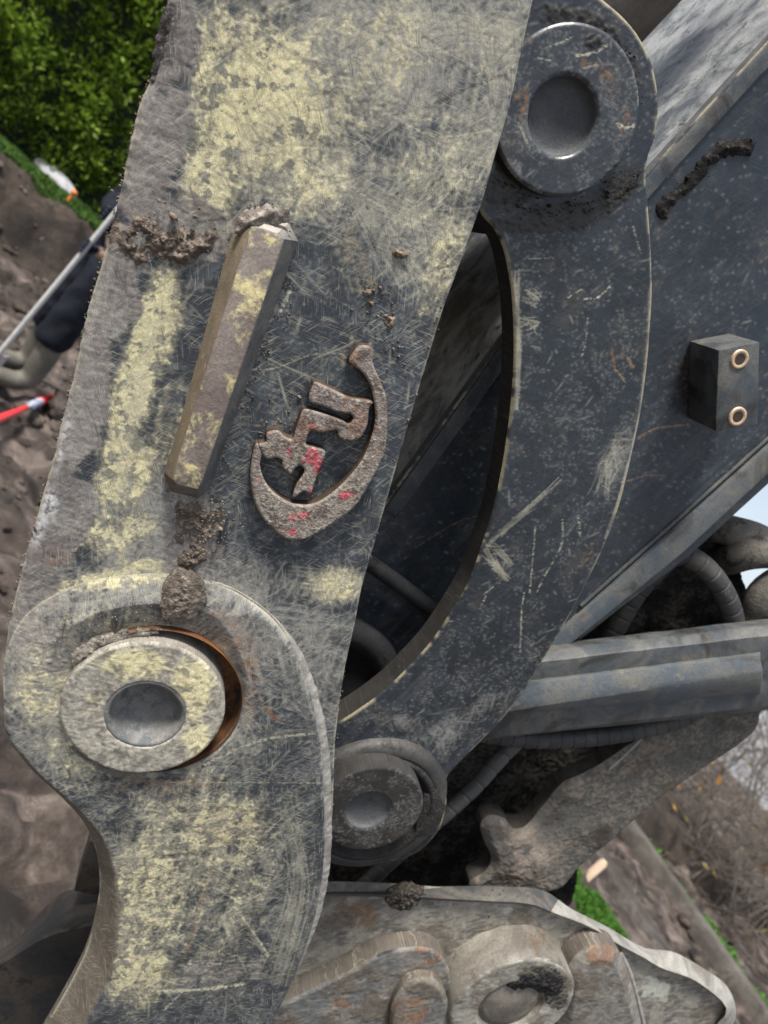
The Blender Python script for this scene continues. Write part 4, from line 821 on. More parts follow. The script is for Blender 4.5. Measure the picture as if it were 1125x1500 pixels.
o = tube('hydraulic_hose', hz([(800, 1048, .17), (745, 1098, .165), (690, 1158, .16), (620, 1220, .16), (552, 1280, .165), (500, 1330, .17)]), 0.0098, None, grime('grey_hose', (0.06, 0.062, 0.066), (0.09, 0.085, 0.078), (0.05, 0.045, 0.04), (0.5, 0.62), 60, (0.4, 0.7), 0.5, 0.001), 20, 0.0012, rib_mod(0.024, 0.16, 0.9))
tag(o, 'grey sleeved hydraulic hose running diagonally below the lower link pin', 'hose', 'hydraulic hoses')
o = tube('steel_cable', hz([(890, 1130, .14), (928, 1094, .138), (980, 1040, .14)]), 0.0012, None, M_STEEL, 8, 0.01); tag(o, 'thin bright steel wire lying against the coupler arm', 'wire')

# ------------------------------------------------------------------ coupler bracket at the foot
WF = 0.085
frm = thing('coupler_bracket', P3(740, 1500, 0.12) - np.array([0, 0, 0.1]), 'pale scoured coupler bracket with rim flange, round pin boss and rusty lugs', 'coupler bracket')
def pale_wear(seed, base, dark, rust, rb=(), db=(), pal=()):
    def fn(cx):
        s, z = cx.S, cx.Z; n = fbm(s*45, z*45, 5, seed); nf = fbm(s*300, z*300, 4, seed+1); nm = fbm(s*110, z*110, 4, seed+2); br = fbm((s + z)*40, (s - z)*260, 4, seed+3)
        t = np.zeros(cx.shape + (3,)) + np.array(base); t = mix(t, np.array(dark), sstep(0.46, 0.60, 0.6*n + 0.4*br))
        t = mix(t, np.array(base)*1.35, sstep(0.55, 0.66, nm)*0.6)
        t = mix(t, np.array(rust), sstep(0.62, 0.76, 0.5*blobs(cx, list(rb)) + 0.55*nm + 0.12)*0.8)
        t = mix(t, np.array([0.02, 0.018, 0.016]), sstep(0.6, 0.75, 0.7*blobs(cx, list(db)) + 0.45*nf))
        t = mix(t, np.array([0.42, 0.42, 0.37]), sstep(0.6, 0.7, 0.6*blobs(cx, list(pal)) + 0.4*nm))
        a = scratch(cx, 500, (0.004, 0.03), 45, 45, seed+4, None, 6, 1, (0.2, 0.8)); t = mix(t, CREAM*0.9, a*0.6); t *= 0.7 + 0.6*nf[..., None]
        mdm = sstep(0.50, 0.66, fbm(s*28, z*28, 5, seed+9)); t = mix(t, np.array([0.125, 0.103, 0.08])*(0.5 + 0.9*nf[..., None]), mdm*0.8)
        return t, 0.5 + 0.35*nm + 0.1*mdm, 0.001*(n - 0.5) + 0.0005*(nf - 0.5) + 0.0010*mdm*(0.4 + n)
    return fn
top = [(380, 1316), (440, 1312), (480, 1310), (568, 1312), (660, 1318), (720, 1321), (775, 1325), (811, 1338), (867, 1360), (904, 1383), (940, 1402), (971, 1420), (1016, 1436), (1058, 1468), (1064, 1486), (1050, 1502), (1020, 1560)]
grid_plate('frame_plate', np.array([tuple(p) for p in smooth(top, 8, False)] + [(1000, 1640), (380, 1640)]), WF, 0.018, 0.0013, frm, M_SCOUR, pale_wear(170, (0.245, 0.23, 0.195), (0.115, 0.108, 0.098), (0.15, 0.075, 0.035), rb=[(520, 1340, 40, 25, 0, .9), (560, 1310, 60, 8, 0, .8)], db=[(590, 1330, 12, 12, 0, .6), (700, 1330, 60, 6, 0, .4)], pal=[(745, 1335, 10, 10, 0, 1), (600, 1360, 40, 14, 0, .6), (960, 1450, 40, 26, 20, .9)]), (0.002, 0.001), edge_tint=(0.2, 0.19, 0.17))
outer = [(380, 1304), (440, 1303), (480, 1303), (568, 1301), (656, 1298), (740, 1298), (796, 1304), (837, 1331), (889, 1357), (941, 1387), (986, 1394), (1027, 1416), (1064, 1443), (1078, 1478), (1068, 1500), (1040, 1555)]
inner = smooth(top, 10, False); nI = len(inner)
def on_line(pts, n):
    q = np.array([tuple(p) for p in smooth(pts, 4, False)]); d = np.r_[0, np.cumsum(np.hypot(*np.diff(q, axis=0).T))]; t = np.linspace(0, d[-1], n)
    return np.c_[np.interp(t, d, q[:, 0]), np.interp(t, d, q[:, 1])]
oi = on_line(top, 70); oo = on_line(outer, 70)
wi = lambda i: 0.080; 
A = [P3(x, y + 2, 0.083) for x, y in oi]; A1 = [P3(x, y - 1, 0.076) for x, y in oi]; Bk = [P3(x, y, 0.105) for x, y in oo]; Bk2 = [P3(x, y + 10, 0.112) for x, y in oo]
kq = 36
loft('rim_flange', [q[:kq+1] for q in (A, A1, Bk, Bk2)], frm, M_GUS, True, True, 0.001)
loft('rim_flange', [q[kq:] for q in (A, A1, Bk, Bk2)], frm, M_FLANGE, True, True, 0.001)
# round boss with hollow end
wf, wbk = 0.038, WF + 0.002
cF = sz(752, 1474, wf); rF = rad(752, 1474, 88, wf)
bossc = lathe('pin_boss', cF, [(rF*1.0, wbk), (rF*0.995, wf + 0.020), (rF*0.985, wf + 0.004), (rF*0.965, wf + 0.0014)], frm, M_PALE, 110, 0.02, 7, cap=False)
cI = sz(750, 1476, wf)
grid_plate('boss_face', circle_sz(cF, rF*0.972), wf, 0.004, 0.0011, bossc, M_SCOUR, pale_wear(230, (0.26, 0.25, 0.225), (0.15, 0.145, 0.13), (0.13, 0.08, 0.05), db=[(795, 1436, 40, 22, 10, 1.5), (770, 1450, 44, 14, -10, 1.4), (815, 1460, 20, 20, 0, 1.3)]), (0.004, 0.003), holes=[circle_sz(cI, rF*0.53)], in_sz=True, edge_tint=(0.10, 0.09, 0.08))
lathe('pin_end', cI, [(rF*0.56, wf + 0.0015), (rF*0.525, wf + 0.003), (rF*0.51, wf + 0.010), (rF*0.46, wf + 0.0125), (rF*0.44, wf + 0.006), (rF*0.38, wf + 0.0045), (0.001, wf + 0.0042)], bossc, M_PALE, 60, 0.03, 2)
# left lug plate with its raised rounded block
GUS = smooth([(380, 1495), (432, 1464), (500, 1430), (552, 1402), (585, 1392), (620, 1390), (645, 1400), (660, 1428), (668, 1498), (674, 1620, 1), (340, 1620, 1)], 6)
gw = pale_wear(190, (0.105, 0.11, 0.112), (0.19, 0.175, 0.155), (0.19, 0.085, 0.04), rb=[(600, 1480, 40, 40, 0, .7), (500, 1470, 20, 8, 20, .8), (630, 1400, 30, 20, 0, .6)], db=[(565, 1392, 24, 12, -20, .9)])
lug = grid_plate('lug_plate', GUS, 0.060, 0.024, 0.0012, frm, M_SCOUR, gw, (0.004, 0.003), edge_tint=(0.10, 0.085, 0.07), wall_noise=0.18)
grid_plate('lug_block', smooth([(572, 1510), (576, 1476), (592, 1448), (614, 1435), (640, 1440), (656, 1465), (662, 1505), (668, 1620, 1), (570, 1620, 1)], 5), 0.046, 0.0145, 0.0012, frm, M_SCOUR, gw, (0.006, 0.005), edge_tint=(0.11, 0.09, 0.072), wall_noise=0.18)
# right rounded lug with a weld seam
grid_plate('rounded_lug', smooth([(828, 1460), (838, 1424), (862, 1400), (890, 1394), (912, 1404), (926, 1436), (938, 1478), (950, 1540), (960, 1640, 1), (800, 1640, 1), (820, 1520)], 6), 0.050, 0.034, 0.0012, frm, M_SCOUR, pale_wear(210, (0.17, 0.16, 0.145), (0.105, 0.10, 0.095), (0.16, 0.085, 0.045), rb=[(880, 1400, 40, 22, 0, .8)], pal=[(920, 1440, 8, 40, -14, .7)]), (0.014, 0.011), edge_tint=(0.10, 0.083, 0.068), wall_noise=0.18)
tube('weld_seam', [P3(x, y, WF - 0.003) for x, y in [(908, 1394), (922, 1425), (932, 1460), (942, 1500), (952, 1560)]], 0.0035, frm, M_WELD, 12, 0.0015, bead_mod)

# ------------------------------------------------------------------ curved tine behind, lower left
tine = thing('rear_tine', P3(60, 1560, 0.2) - np.array([0, 0, 0.05]), 'dark curved steel tine with earthy brown upper face, behind the near arm', 'grapple tine')
def line_pts(pts, w, n=40): return [P3(x, y, w) for x, y in on_line(pts, n)]
loft('tine_body', [line_pts([(260, 1300), (160, 1345), (75, 1368), (30, 1392), (-60, 1450)], 0.15), line_pts([(262, 1268), (146, 1296), (110, 1301), (85, 1310), (53, 1342), (21, 1377), (-70, 1432)], 0.26), line_pts([(300, 1500), (190, 1560), (60, 1640), (0, 1680), (-60, 1720)], 0.27), line_pts([(300, 1500), (190, 1560), (60, 1640), (0, 1680), (-60, 1720)], 0.15)], tine, M_TINE, True, True, 0.0025, 1)
prism('tine_web', [(108, 1306), (130, 1232), (160, 1236), (180, 1320)], 0.20, 0.03, tine, M_TINE, 0.002)

# ------------------------------------------------------------------ mud caked on the steel
def mud_patch(outline, w, hmax, label, seed, col=(0.135, 0.108, 0.086), res=0.0010, fr=70, group='mud caked on the near arm', soft=0.012):
    col = np.array(col)
    def fn(cx):
        n = fbm(cx.S*fr, cx.Z*fr, 5, seed); nf = fbm(cx.S*420, cx.Z*420, 4, seed+1); nl = np.abs(fbm(cx.S*fr*0.8, cx.Z*fr*0.8, 3, seed+2) - 0.5)*2
        up = sstep(0, soft, cx.dist)
        h = -0.0012 + up*hmax*np.clip(0.5 + 1.6*(n - 0.5) + 0.7*(nf - 0.5), 0.12, 1.5)
        t = np.zeros(cx.shape + (3,)) + col; t = mix(t, col*1.6 + 0.02, sstep(0.52, 0.68, nf)); t = mix(t, col*0.5, sstep(0.46, 0.30, n)); t *= 0.65 + 0.7*nf[..., None]
        return t, 0.93 + 0*n, h
    c = P3(np.mean([p[0] for p in outline]), np.mean([p[1] for p in outline]), w)
    g_ = random.Random(seed); jag = [(p[0] + g_.uniform(-3.0, 3.0), p[1] + g_.uniform(-3.0, 3.0)) for p in smooth(outline, 5)]
    o = grid_plate('mud_clump', np.array(jag), w, 0.004, res, None, M_MUD, fn, (0.003, 0.0008), edge_tint=tuple(col*0.6))
    o.data.transform(Matrix.Translation(tuple(-c))); o.location = tuple(c); tag(o, label, 'mud', group); return o
mud_patch([(170, 318), (205, 300), (245, 318), (290, 325), (325, 322), (335, 345), (318, 372), (300, 388), (262, 402), (235, 392), (205, 400), (180, 385), (160, 360)], 0.0005, 0.0075, 'thick brown mud caked between the arm edge and the rib top', 301)
mud_patch([(348, 318), (372, 302), (402, 300), (424, 312), (420, 328), (395, 330), (378, 336), (362, 345), (345, 340)], -0.012, 0.010, 'small mud cap stuck on the upper end of the rib', 305, (0.20, 0.175, 0.15))
mud_patch([(236, 726), (262, 722), (300, 730), (335, 742), (342, 762), (322, 790), (308, 830), (276, 846), (250, 838), (244, 800), (240, 760)], 0.0005, 0.006, 'crumbly brown mud fallen below the lower end of the rib', 309)
mud_patch([(248, 842), (280, 838), (300, 860), (296, 895), (268, 915), (240, 912), (236, 880)], -0.0095, 0.004, 'thin mud smear between the rib foot and the large pin', 313, (0.15, 0.125, 0.10))
for k, (x, y, r, lab) in enumerate(((586, 372, 16, 'round dried mud dab on the plain slate above the emblem, upper of the pair'), (566, 468, 16, 'round dried mud dab just above the emblem tail'), (538, 428, 13, 'little mud dab at the foot of two tan scrape marks'))):
    mud_patch([(x + r*1.05*math.cos(a), y + r*math.sin(a)) for a in np.linspace(0, 2*math.pi, 10, endpoint=False)], 0.0005, 0.006, lab, 320+5*k, (0.16, 0.125, 0.095), 0.0008, 190, soft=0.005)
mud_patch([(104, 962), (120, 946), (150, 934), (190, 926), (215, 922), (232, 930), (200, 940), (165, 952), (135, 968), (112, 984)], -0.0095, 0.007, 'cracked grey mud wedge along the rim of the large pin', 340, (0.20, 0.18, 0.15))
mud_patch([(226, 70), (240, 10), (262, 0), (270, 20), (262, 60), (250, 100), (240, 140), (226, 150), (222, 110)], 0.0005, 0.005, 'dark crust along the arm edge in front of the hedge', 345, (0.05, 0.044, 0.042))
mud_patch([(738, 272), (765, 292), (805, 306), (850, 302), (890, 286), (922, 255), (940, 225), (948, 240), (935, 280), (895, 306), (850, 322), (800, 326), (755, 312), (728, 288)], WL, 0.007, 'black greasy dirt packed under the upper link pin', 350, (0.022, 0.019, 0.017), group='grease on the link and stick')
mud_patch([(860, 28), (888, 40), (912, 62), (934, 100), (946, 140), (940, 160), (928, 120), (905, 76), (880, 54), (852, 40)], WL, 0.005, 'black greasy dirt packed over the upper link pin', 354, (0.022, 0.019, 0.017), group='grease on the link and stick')
mud_patch([(968, 322), (966, 300), (985, 282), (1008, 262), (1028, 232), (1045, 222), (1062, 206), (1090, 202), (1108, 212), (1100, 226), (1070, 228), (1045, 242), (1030, 262), (1006, 284), (988, 300), (978, 318)], WS - 0.003, 0.008, 'black streak of grease and dirt trailing across the stick', 358, (0.022, 0.02, 0.018), group='grease on the link and stick')
mud_patch([(566, 1316), (575, 1300), (600, 1296), (622, 1304), (620, 1322), (600, 1334), (576, 1334)], 0.078, 0.010, 'dark clod stuck on the rim of the coupler bracket', 362, (0.06, 0.05, 0.04), group='mud on the coupler bracket')
mud_patch([(762, 1428), (790, 1420), (818, 1424), (832, 1440), (826, 1462), (805, 1462), (778, 1450), (755, 1452), (742, 1446)], 0.0375, 0.003, 'black wet grease smeared on the end of the round boss', 366, (0.015, 0.014, 0.014), group='mud on the coupler bracket')
# loose crumbs
def crumbs(name, spots, label, seed, mat, col, big=0.0016):
    g_ = np.random.default_rng(seed); V = []; T = []; Cc = []
    ico = bmesh.new(); bmesh.ops.create_icosphere(ico, subdivisions=1, radius=1.0); iv = np.array([v.co[:] for v in ico.verts]); it = np.array([[v.index for v in f.verts] for f in ico.faces]); ico.free()
    for (pts, n, sp, w) in spots:
        pts = np.array(pts, float)
        for _ in range(n):
            k = g_.random()*(len(pts)-1); i = min(int(k), len(pts)-2); p = pts[i] + (pts[i+1]-pts[i])*(k-i) + g_.normal(size=2)*sp
            r = big*0.5*math.exp(g_.normal()*0.45 - 0.35); c = P3(p[0], p[1], w - r*0.3)
            q = iv*r*(1 + 0.5*(g_.random((len(iv), 1)) - 0.5))*np.array([1, 1, 0.7]); b = len(V)*1
            T.append(it + sum(len(x) for x in V)); V.append(q + c); Cc.append(np.repeat(np.array([col])*g_.uniform(0.5, 1.7), len(iv), 0))
    o = mesh_np(name, np.concatenate(V), None, None, mat, False, np.concatenate(T)); set_attr(o, np.concatenate(Cc), 0.93)
    return tag(o, label, 'mud', None, 'stuff')
crumbs('mud_crumbs', [(LEFT[1:], 420, 1.5, 0.006), ([(430, 400), (400, 480), (370, 560), (330, 640), (310, 700)], 150, 9, 0.0), ([(180, 320), (320, 340)], 160, 22, -0.003), ([(250, 740), (330, 760), (290, 840)], 220, 18, -0.002), ([(566, 500), (590, 520)], 30, 12, 0), ([(360, 300), (430, 330)], 60, 9, -0.010), ([(440, 580), (380, 640), (390, 700)], 70, 9, 0), ([(540, 420), (570, 470)], 50, 14, 0), ([(60, 880), (120, 920), (250, 890)], 160, 22, -0.009), ([(510, 940), (493, 1060), (487, 1180)], 40, 1.5, -0.001), ([(650, 450), (600, 610), (540, 830)], 30, 3, 0)], 'scattered crumbs of dried mud over the near arm', 7, M_MUD, (0.15, 0.12, 0.095))
crumbs('grease_crumbs', [([(745, 290), (800, 312), (880, 300), (930, 250)], 130, 8, WL - 0.002), ([(860, 40), (920, 80), (940, 150)], 60, 5, WL - 0.002), ([(975, 310), (1030, 240), (1100, 212)], 90, 6, WS - 0.001), ([(590, 1130), (630, 1190), (610, 1225)], 70, 5, WL - 0.012), ([(580, 1310), (680, 1312), (770, 1312)], 90, 8, 0.085)], 'black greasy crumbs round the link pins and stick', 8, M_MUD, (0.03, 0.026, 0.023), 0.0015)

# ------------------------------------------------------------------ ground
def soil_mat(name, a, b, c, scale=1.0, wet=0.5):
    m, nt, bs = new_mat(name); tc = nd(nt, 'ShaderNodeTexCoord')
    def nz(s, d=6.0, r=0.62, q=0.0):
        n = nd(nt, 'ShaderNodeTexNoise', Scale=s*scale, Detail=d, Roughness=r, Distortion=q); nt.links.new(tc.outputs['Object'], n.inputs['Vector']); return n.outputs['Fac']
    n1 = nz(2.2, 6, 0.6, 0.8); n2 = nz(11, 8, 0.7); n3 = nz(60, 6, 0.7)
    col = ramp(nt, n1, [(0.36, a), (0.5, b), (0.64, c)]); v = ramp(nt, n2, [(0.3, (0.55,)*3), (0.7, (1.4,)*3)]); col = mixc(nt, 1.0, col, v, 'MULTIPLY')
    v3 = ramp(nt, n3, [(0.3, (0.7,)*3), (0.7, (1.25,)*3)]); col = mixc(nt, 1.0, col, v3, 'MULTIPLY')
    nt.links.new(col, bs.inputs['Base Color']); rr = ramp(nt, n1, [(0.35, (0.9,)*3), (0.65, (wet,)*3)]); nt.links.new(rr, bs.inputs['Roughness'])
    ad = nd(nt, 'ShaderNodeMath', operation='ADD'); nt.links.new(n2, ad.inputs[0]); nt.links.new(n3, ad.inputs[1]); bump(nt, bs, ad.outputs[0], 0.8, 0.03)
    return m
M_SOIL = soil_mat('wet_soil', (0.020, 0.014, 0.011), (0.078, 0.058, 0.046), (0.22, 0.178, 0.152), 1.6, 0.4)
M_BANK = soil_mat('dark_bank_soil', (0.018, 0.013, 0.010), (0.040, 0.029, 0.022), (0.085, 0.063, 0.048), 1.8, 0.85)
BH = 0.55
bl0 = G(-150, 98, BH)[:2]; bl1 = G(150, 345, BH)[:2]; bdir = (bl1 - bl0)/np.linalg.norm(bl1 - bl0); bn = np.array([-bdir[1], bdir[0]])
if bn[1] < 0: bn = -bn
def bank_d(x, y): return (x - bl0[0])*bn[0] + (y - bl0[1])*bn[1]
rl0 = G(905, 1232)[:2]; rl1 = G(1060, 1425)[:2]
def ground_h(x, y):
    near_ = np.exp(-((x)**2 + (y-3)**2)/120.0)
    n = fbm(x*1.6, y*1.6, 5, 71); n2 = fbm(x*6, y*6, 4, 72); tr = np.abs(fbm(x*2.5 + 5, y*2.5, 3, 73) - 0.5)*2
    h = (n - 0.5)*0.20*near_ + (n2 - 0.5)*0.15*near_ - 0.07*np.exp(-(tr/0.12)**2)*near_
    left = sstep(1.2, -0.2, x - 0.25*y)          # the bank only runs behind the dig on the hedge side
    jd = bank_d(x, y) + 0.25*(n - 0.5)
    return h*(1 - 0.7*left*sstep(-0.1, 0.2, jd)) + BH*left*sstep(-0.55, 0.02, jd)
u = np.linspace(-1, 1, 420); gx = np.sinh(u*7.5)/np.sinh(7.5)*900; v_ = np.linspace(-0.80, 1, 420); gy = 3.2 + np.sinh(v_*7.5)/np.sinh(7.5)*900
gx = np.sort(np.r_[np.linspace(-9, 9, 360), gx[np.abs(gx) > 9.05]]); gy = np.sort(np.r_[np.linspace(-3, 13, 320), gy[(gy > 13.05) | (gy < -3.05)]])
X, Y = np.meshgrid(gx, gy); Zg = ground_h(X, Y); ny, nx = X.shape; ii = np.arange(ny*nx).reshape(ny, nx)
gr = mesh_np('ground', np.c_[X.ravel(), Y.ravel(), Zg.ravel()], np.c_[ii[:-1, :-1].ravel(), ii[:-1, 1:].ravel(), ii[1:, 1:].ravel(), ii[1:, :-1].ravel()], None, M_SOIL)
tag(gr, 'churned wet brown soil of the dug out ground', None, None, 'structure')
gr.data.materials.append(M_BANK)
pc = np.zeros(len(gr.data.polygons)*3); gr.data.polygons.foreach_get('center', pc); pc = pc.reshape(-1, 3); bd = bank_d(pc[:, 0], pc[:, 1])
gr.data.polygons.foreach_set('material_index', ((bd > -0.75) & (bd < 0.3) & (pc[:, 0] - 0.25*pc[:, 1] < 1.2)).astype(np.int32))

# clods and stones strewn over the dig
def clods(n, seed):
    g_ = np.random.default_rng(seed); ico = bmesh.new(); bmesh.ops.create_icosphere(ico, subdivisions=2, radius=1.0); iv = np.array([v.co[:] for v in ico.verts]); it = np.array([[v.index for v in f.verts] for f in ico.faces]); ico.free()
    V = []; T = []; off = 0
    for _ in range(n):
        side = g_.random()
        if side < 0.6: x, y = g_.uniform(-4.5, -0.4), g_.uniform(1.0, 7.0)
        else: x, y = g_.uniform(1.5, 7.0), g_.uniform(1.8, 9.0)
        if bank_d(x, y) > -0.1 and x < 1: continue
        r = 0.014*math.exp(g_.normal()*0.6); h = float(ground_h(np.array([x]), np.array([y]))[0])
        k = 1 + 0.7*(g_.random((len(iv), 1)) - 0.5)*0.6 + 0.25*np.sin(iv @ g_.normal(size=(3, 1))*2.5)
        V.append(iv*k*r*np.array([g_.uniform(.8, 1.6), g_.uniform(.8, 1.6), 0.75]) + np.array([x, y, h + r*0.3])); T.append(it + off); off += len(iv)
    o = mesh_np('soil_clods', np.concatenate(V), None, None, M_SOIL, True, np.concatenate(T)); return tag(o, 'loose clods and stones strewn over the churned soil', 'soil', None, 'stuff')
clods(2600, 55)
# ------------------------------------------------------------------ foliage helpers
def leaf_mat(name, spec=0.3, trans=0.25):
    m, nt, b = new_mat(name); a = nd(nt, 'ShaderNodeAttribute', attribute_name='tint'); tc = nd(nt, 'ShaderNodeTexCoord')
    n = nd(nt, 'ShaderNodeTexNoise', Scale=25.0, Detail=3.0); nt.links.new(tc.outputs['Object'], n.inputs['Vector'])
    v = ramp(nt, n.outputs['Fac'], [(0.3, (0.75,)*3), (0.7, (1.2,)*3)]); c = mixc(nt, 1.0, a.outputs['Color'], v, 'MULTIPLY'); nt.links.new(c, b.inputs['Base Color'])
    b.inputs['Roughness'].default_value = 0.55; b.inputs['Specular IOR Level'].default_value = spec
    b.inputs['Transmission Weight'].default_value = 0.0
    t = nd(nt, 'ShaderNodeBsdfTranslucent'); nt.links.new(c, t.inputs['Color']); mx = nd(nt, 'ShaderNodeMixShader'); mx.inputs[0].default_value = trans
    nt.links.new(b.outputs[0], mx.inputs[1]); nt.links.new(t.outputs[0], mx.inputs[2]); nt.links.new(mx.outputs[0], nt.nodes['Material Output'].inputs[0])
    return m
M_LEAF = leaf_mat('hedge_leaf', 0.3, 0.35); M_GRASS = leaf_mat('grass_blade', 0.2, 0.2)
def leaves(name, C, D, size, tint, parent, mat, g_):
    """one small bent leaf (2 quads) at each centre, pointing along D"""
    n = len(C); D = D/np.linalg.norm(D, axis=1)[:, None]; r = g_.normal(size=(n, 3)); S_ = np.cross(D, r); S_ /= np.linalg.norm(S_, axis=1)[:, None]; N_ = np.cross(D, S_)
    L = size[:, None]; Wd = L*0.38
    V = np.stack([C, C + D*L*0.45 + S_*Wd*0.5, C + D*L + N_*L*0.12, C + D*L*0.45 - S_*Wd*0.5], 1).reshape(-1, 3)
    Q = np.arange(n*4).reshape(n, 4); o = mesh_np(name, V, Q, parent, mat, False); set_attr(o, np.repeat(tint, 4, 0)); return o
g1 = np.random.default_rng(12)
# hedge on the bank
def Gb(px, py): return G(px, py, BH)
h0 = Gb(-30, 178)[:2]; h1 = Gb(150, 330)[:2]; hd = (h1 - h0)/np.linalg.norm(h1 - h0); hn = np.array([-hd[1], hd[0]]); hn = hn if hn[1] > 0 else -hn
hc = h0*0.5 + h1*0.5; HL, HH, HT = 7.0, 3.4, 1.1
hedge = thing('hedge', (hc[0] + hn[0]*0.5, hc[1] + hn[1]*0.5, BH), 'dense clipped bright green evergreen hedge above the soil bank', 'hedge')
K = 5200; PER = 12; N = K*PER
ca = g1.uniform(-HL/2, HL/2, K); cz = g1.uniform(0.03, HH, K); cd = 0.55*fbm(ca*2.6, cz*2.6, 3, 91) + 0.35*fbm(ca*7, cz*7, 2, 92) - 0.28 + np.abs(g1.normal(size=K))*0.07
cdir = np.c_[-hn[0] + g1.normal(size=K)*0.45, -hn[1] + g1.normal(size=K)*0.45, 0.55 + g1.normal(size=K)*0.35]; cdir /= np.linalg.norm(cdir, axis=1)[:, None]
cpos = np.c_[hc[0] + hd[0]*ca + hn[0]*cd, hc[1] + hd[1]*ca + hn[1]*cd, BH + cz]
tt = np.tile(np.linspace(0, 1, PER), K); kk_ = np.repeat(np.arange(K), PER); sp = g1.normal(size=(N, 3))
Dv = cdir[kk_] + sp*0.55; base3 = cpos[kk_] + cdir[kk_]*(tt*0.16)[:, None] + sp*0.022
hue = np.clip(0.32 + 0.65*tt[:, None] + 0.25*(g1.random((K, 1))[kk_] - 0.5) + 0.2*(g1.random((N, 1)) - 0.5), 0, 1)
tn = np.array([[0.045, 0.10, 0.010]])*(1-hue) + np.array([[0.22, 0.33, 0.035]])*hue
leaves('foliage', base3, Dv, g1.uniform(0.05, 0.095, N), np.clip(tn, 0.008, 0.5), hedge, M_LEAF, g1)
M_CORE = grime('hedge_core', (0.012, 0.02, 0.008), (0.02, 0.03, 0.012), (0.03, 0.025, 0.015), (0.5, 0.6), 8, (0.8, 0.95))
def obox(name, c, ax, ay, lx, ly, z0, z1, parent, mat, bev=0.0):
    P = [c + ax*sx*lx/2 + ay*sy*ly/2 for sx, sy in ((-1, -1), (1, -1), (1, 1), (-1, 1))]
    lines = [[np.array([p[0], p[1], z0]), np.array([p[0], p[1], z1])] for p in P]
    return loft(name, lines, parent, mat, True, True, bev)
obox('dark_core_box', hc + hn*0.72, hd, hn, HL, 0.9, BH + 0.02, BH + HH - 0.1, hedge, M_CORE)  # dark box filling the hedge; its colour is the shade between leaves
# grass on the bank and on the far side
def grass(name, poly, n, label, seed, h=(0.04, 0.10), col=((0.05, 0.11, 0.02), (0.10, 0.18, 0.04))):
    g_ = np.random.default_rng(seed); poly = np.array(poly); a, b, c, d = poly
    U = g_.random((n, 1)); V_ = g_.random((n, 1)); P = (a*(1-U) + b*U)*(1-V_) + (d*(1-U) + c*U)*V_
    z = ground_h(P[:, 0], P[:, 1]); C = np.c_[P, z - 0.005]; D = np.c_[g_.normal(size=(n, 2))*0.45, np.ones(n)]
    k = g_.random((n, 1)); o = leaves(name, C, D, g_.uniform(*h, n), np.array([col[0]])*(1-k) + np.array([col[1]])*k, None, M_GRASS, g_)
    # turf sheet
    m = 24; uu = np.linspace(0, 1, m); UU, VV = np.meshgrid(uu, uu); Q2 = ((a*(1-UU[..., None]) + b*UU[..., None])*(1-VV[..., None]) + (d*(1-UU[..., None]) + c*UU[..., None])*VV[..., None]).reshape(-1, 2)
    return tag(o, label, 'grass', None, 'stuff')
def bankline(s_, off): return bl0 + bdir*s_ + bn*off
Lb = np.linalg.norm(bl1 - bl0)
grass('grass_verge', [bankline(-1.5, -0.02), bankline(Lb + 2.2, -0.02), bankline(Lb + 2.2, 0.62), bankline(-1.5, 0.62)], 26000, 'mown green grass verge along the top of the bank', 31, (0.03, 0.07))
# white stone and orange peg on the bank
def lump(name, c, r, label, cat, mat, seed, squash=(1, 1, 0.7)):
    bm = bmesh.new(); bmesh.ops.create_icosphere(bm, subdivisions=4, radius=1)
    for v in bm.verts:
        q = v.co.copy(); k = 1 + 0.35*(float(fbm(np.array(q.x*1.7 + q.z), np.array(q.y*1.7 - q.z), 4, seed)) - 0.5)*2
        v.co = Vector((q.x*r*k*squash[0], q.y*r*k*squash[1], q.z*r*k*squash[2]))
    me = bpy.data.meshes.new(name); bm.to_mesh(me); bm.free()
    for p in me.polygons: p.use_smooth = True
    o = link(name, me, None, mat); o.location = tuple(c); return tag(o, label, cat)
M_STONE = grime('white_stone', (0.40, 0.405, 0.42), (0.28, 0.28, 0.28), (0.3, 0.29, 0.26), (0.5, 0.62), 8, (0.7, 0.9), 0.6, 0.02)
p = G(82, 262, BH + 0.05); lump('stone', p, 0.17, 'pale grey white boulder lying on the bank below the hedge', 'stone', M_STONE, 3, (1.35, 0.9, 0.42))
M_ORANGE = grime('orange_paint', (0.75, 0.20, 0.03), (0.7, 0.25, 0.06), (0.5, 0.12, 0.03), (0.5, 0.6), 20)
p = G(97, 297, BH); peg = thing('marker_peg', p, 'small orange marker peg beside the white boulder', 'peg')
tube('peg_shaft', [p + np.array([0, 0, -0.03]), p + np.array([0, 0, 0.10])], 0.016, peg, M_ORANGE, 10, 0.02)
tube('peg_head', [p + np.array([0, 0, 0.10]), p + np.array([0, 0, 0.14])], 0.028, peg, M_ORANGE, 12, 0.02)

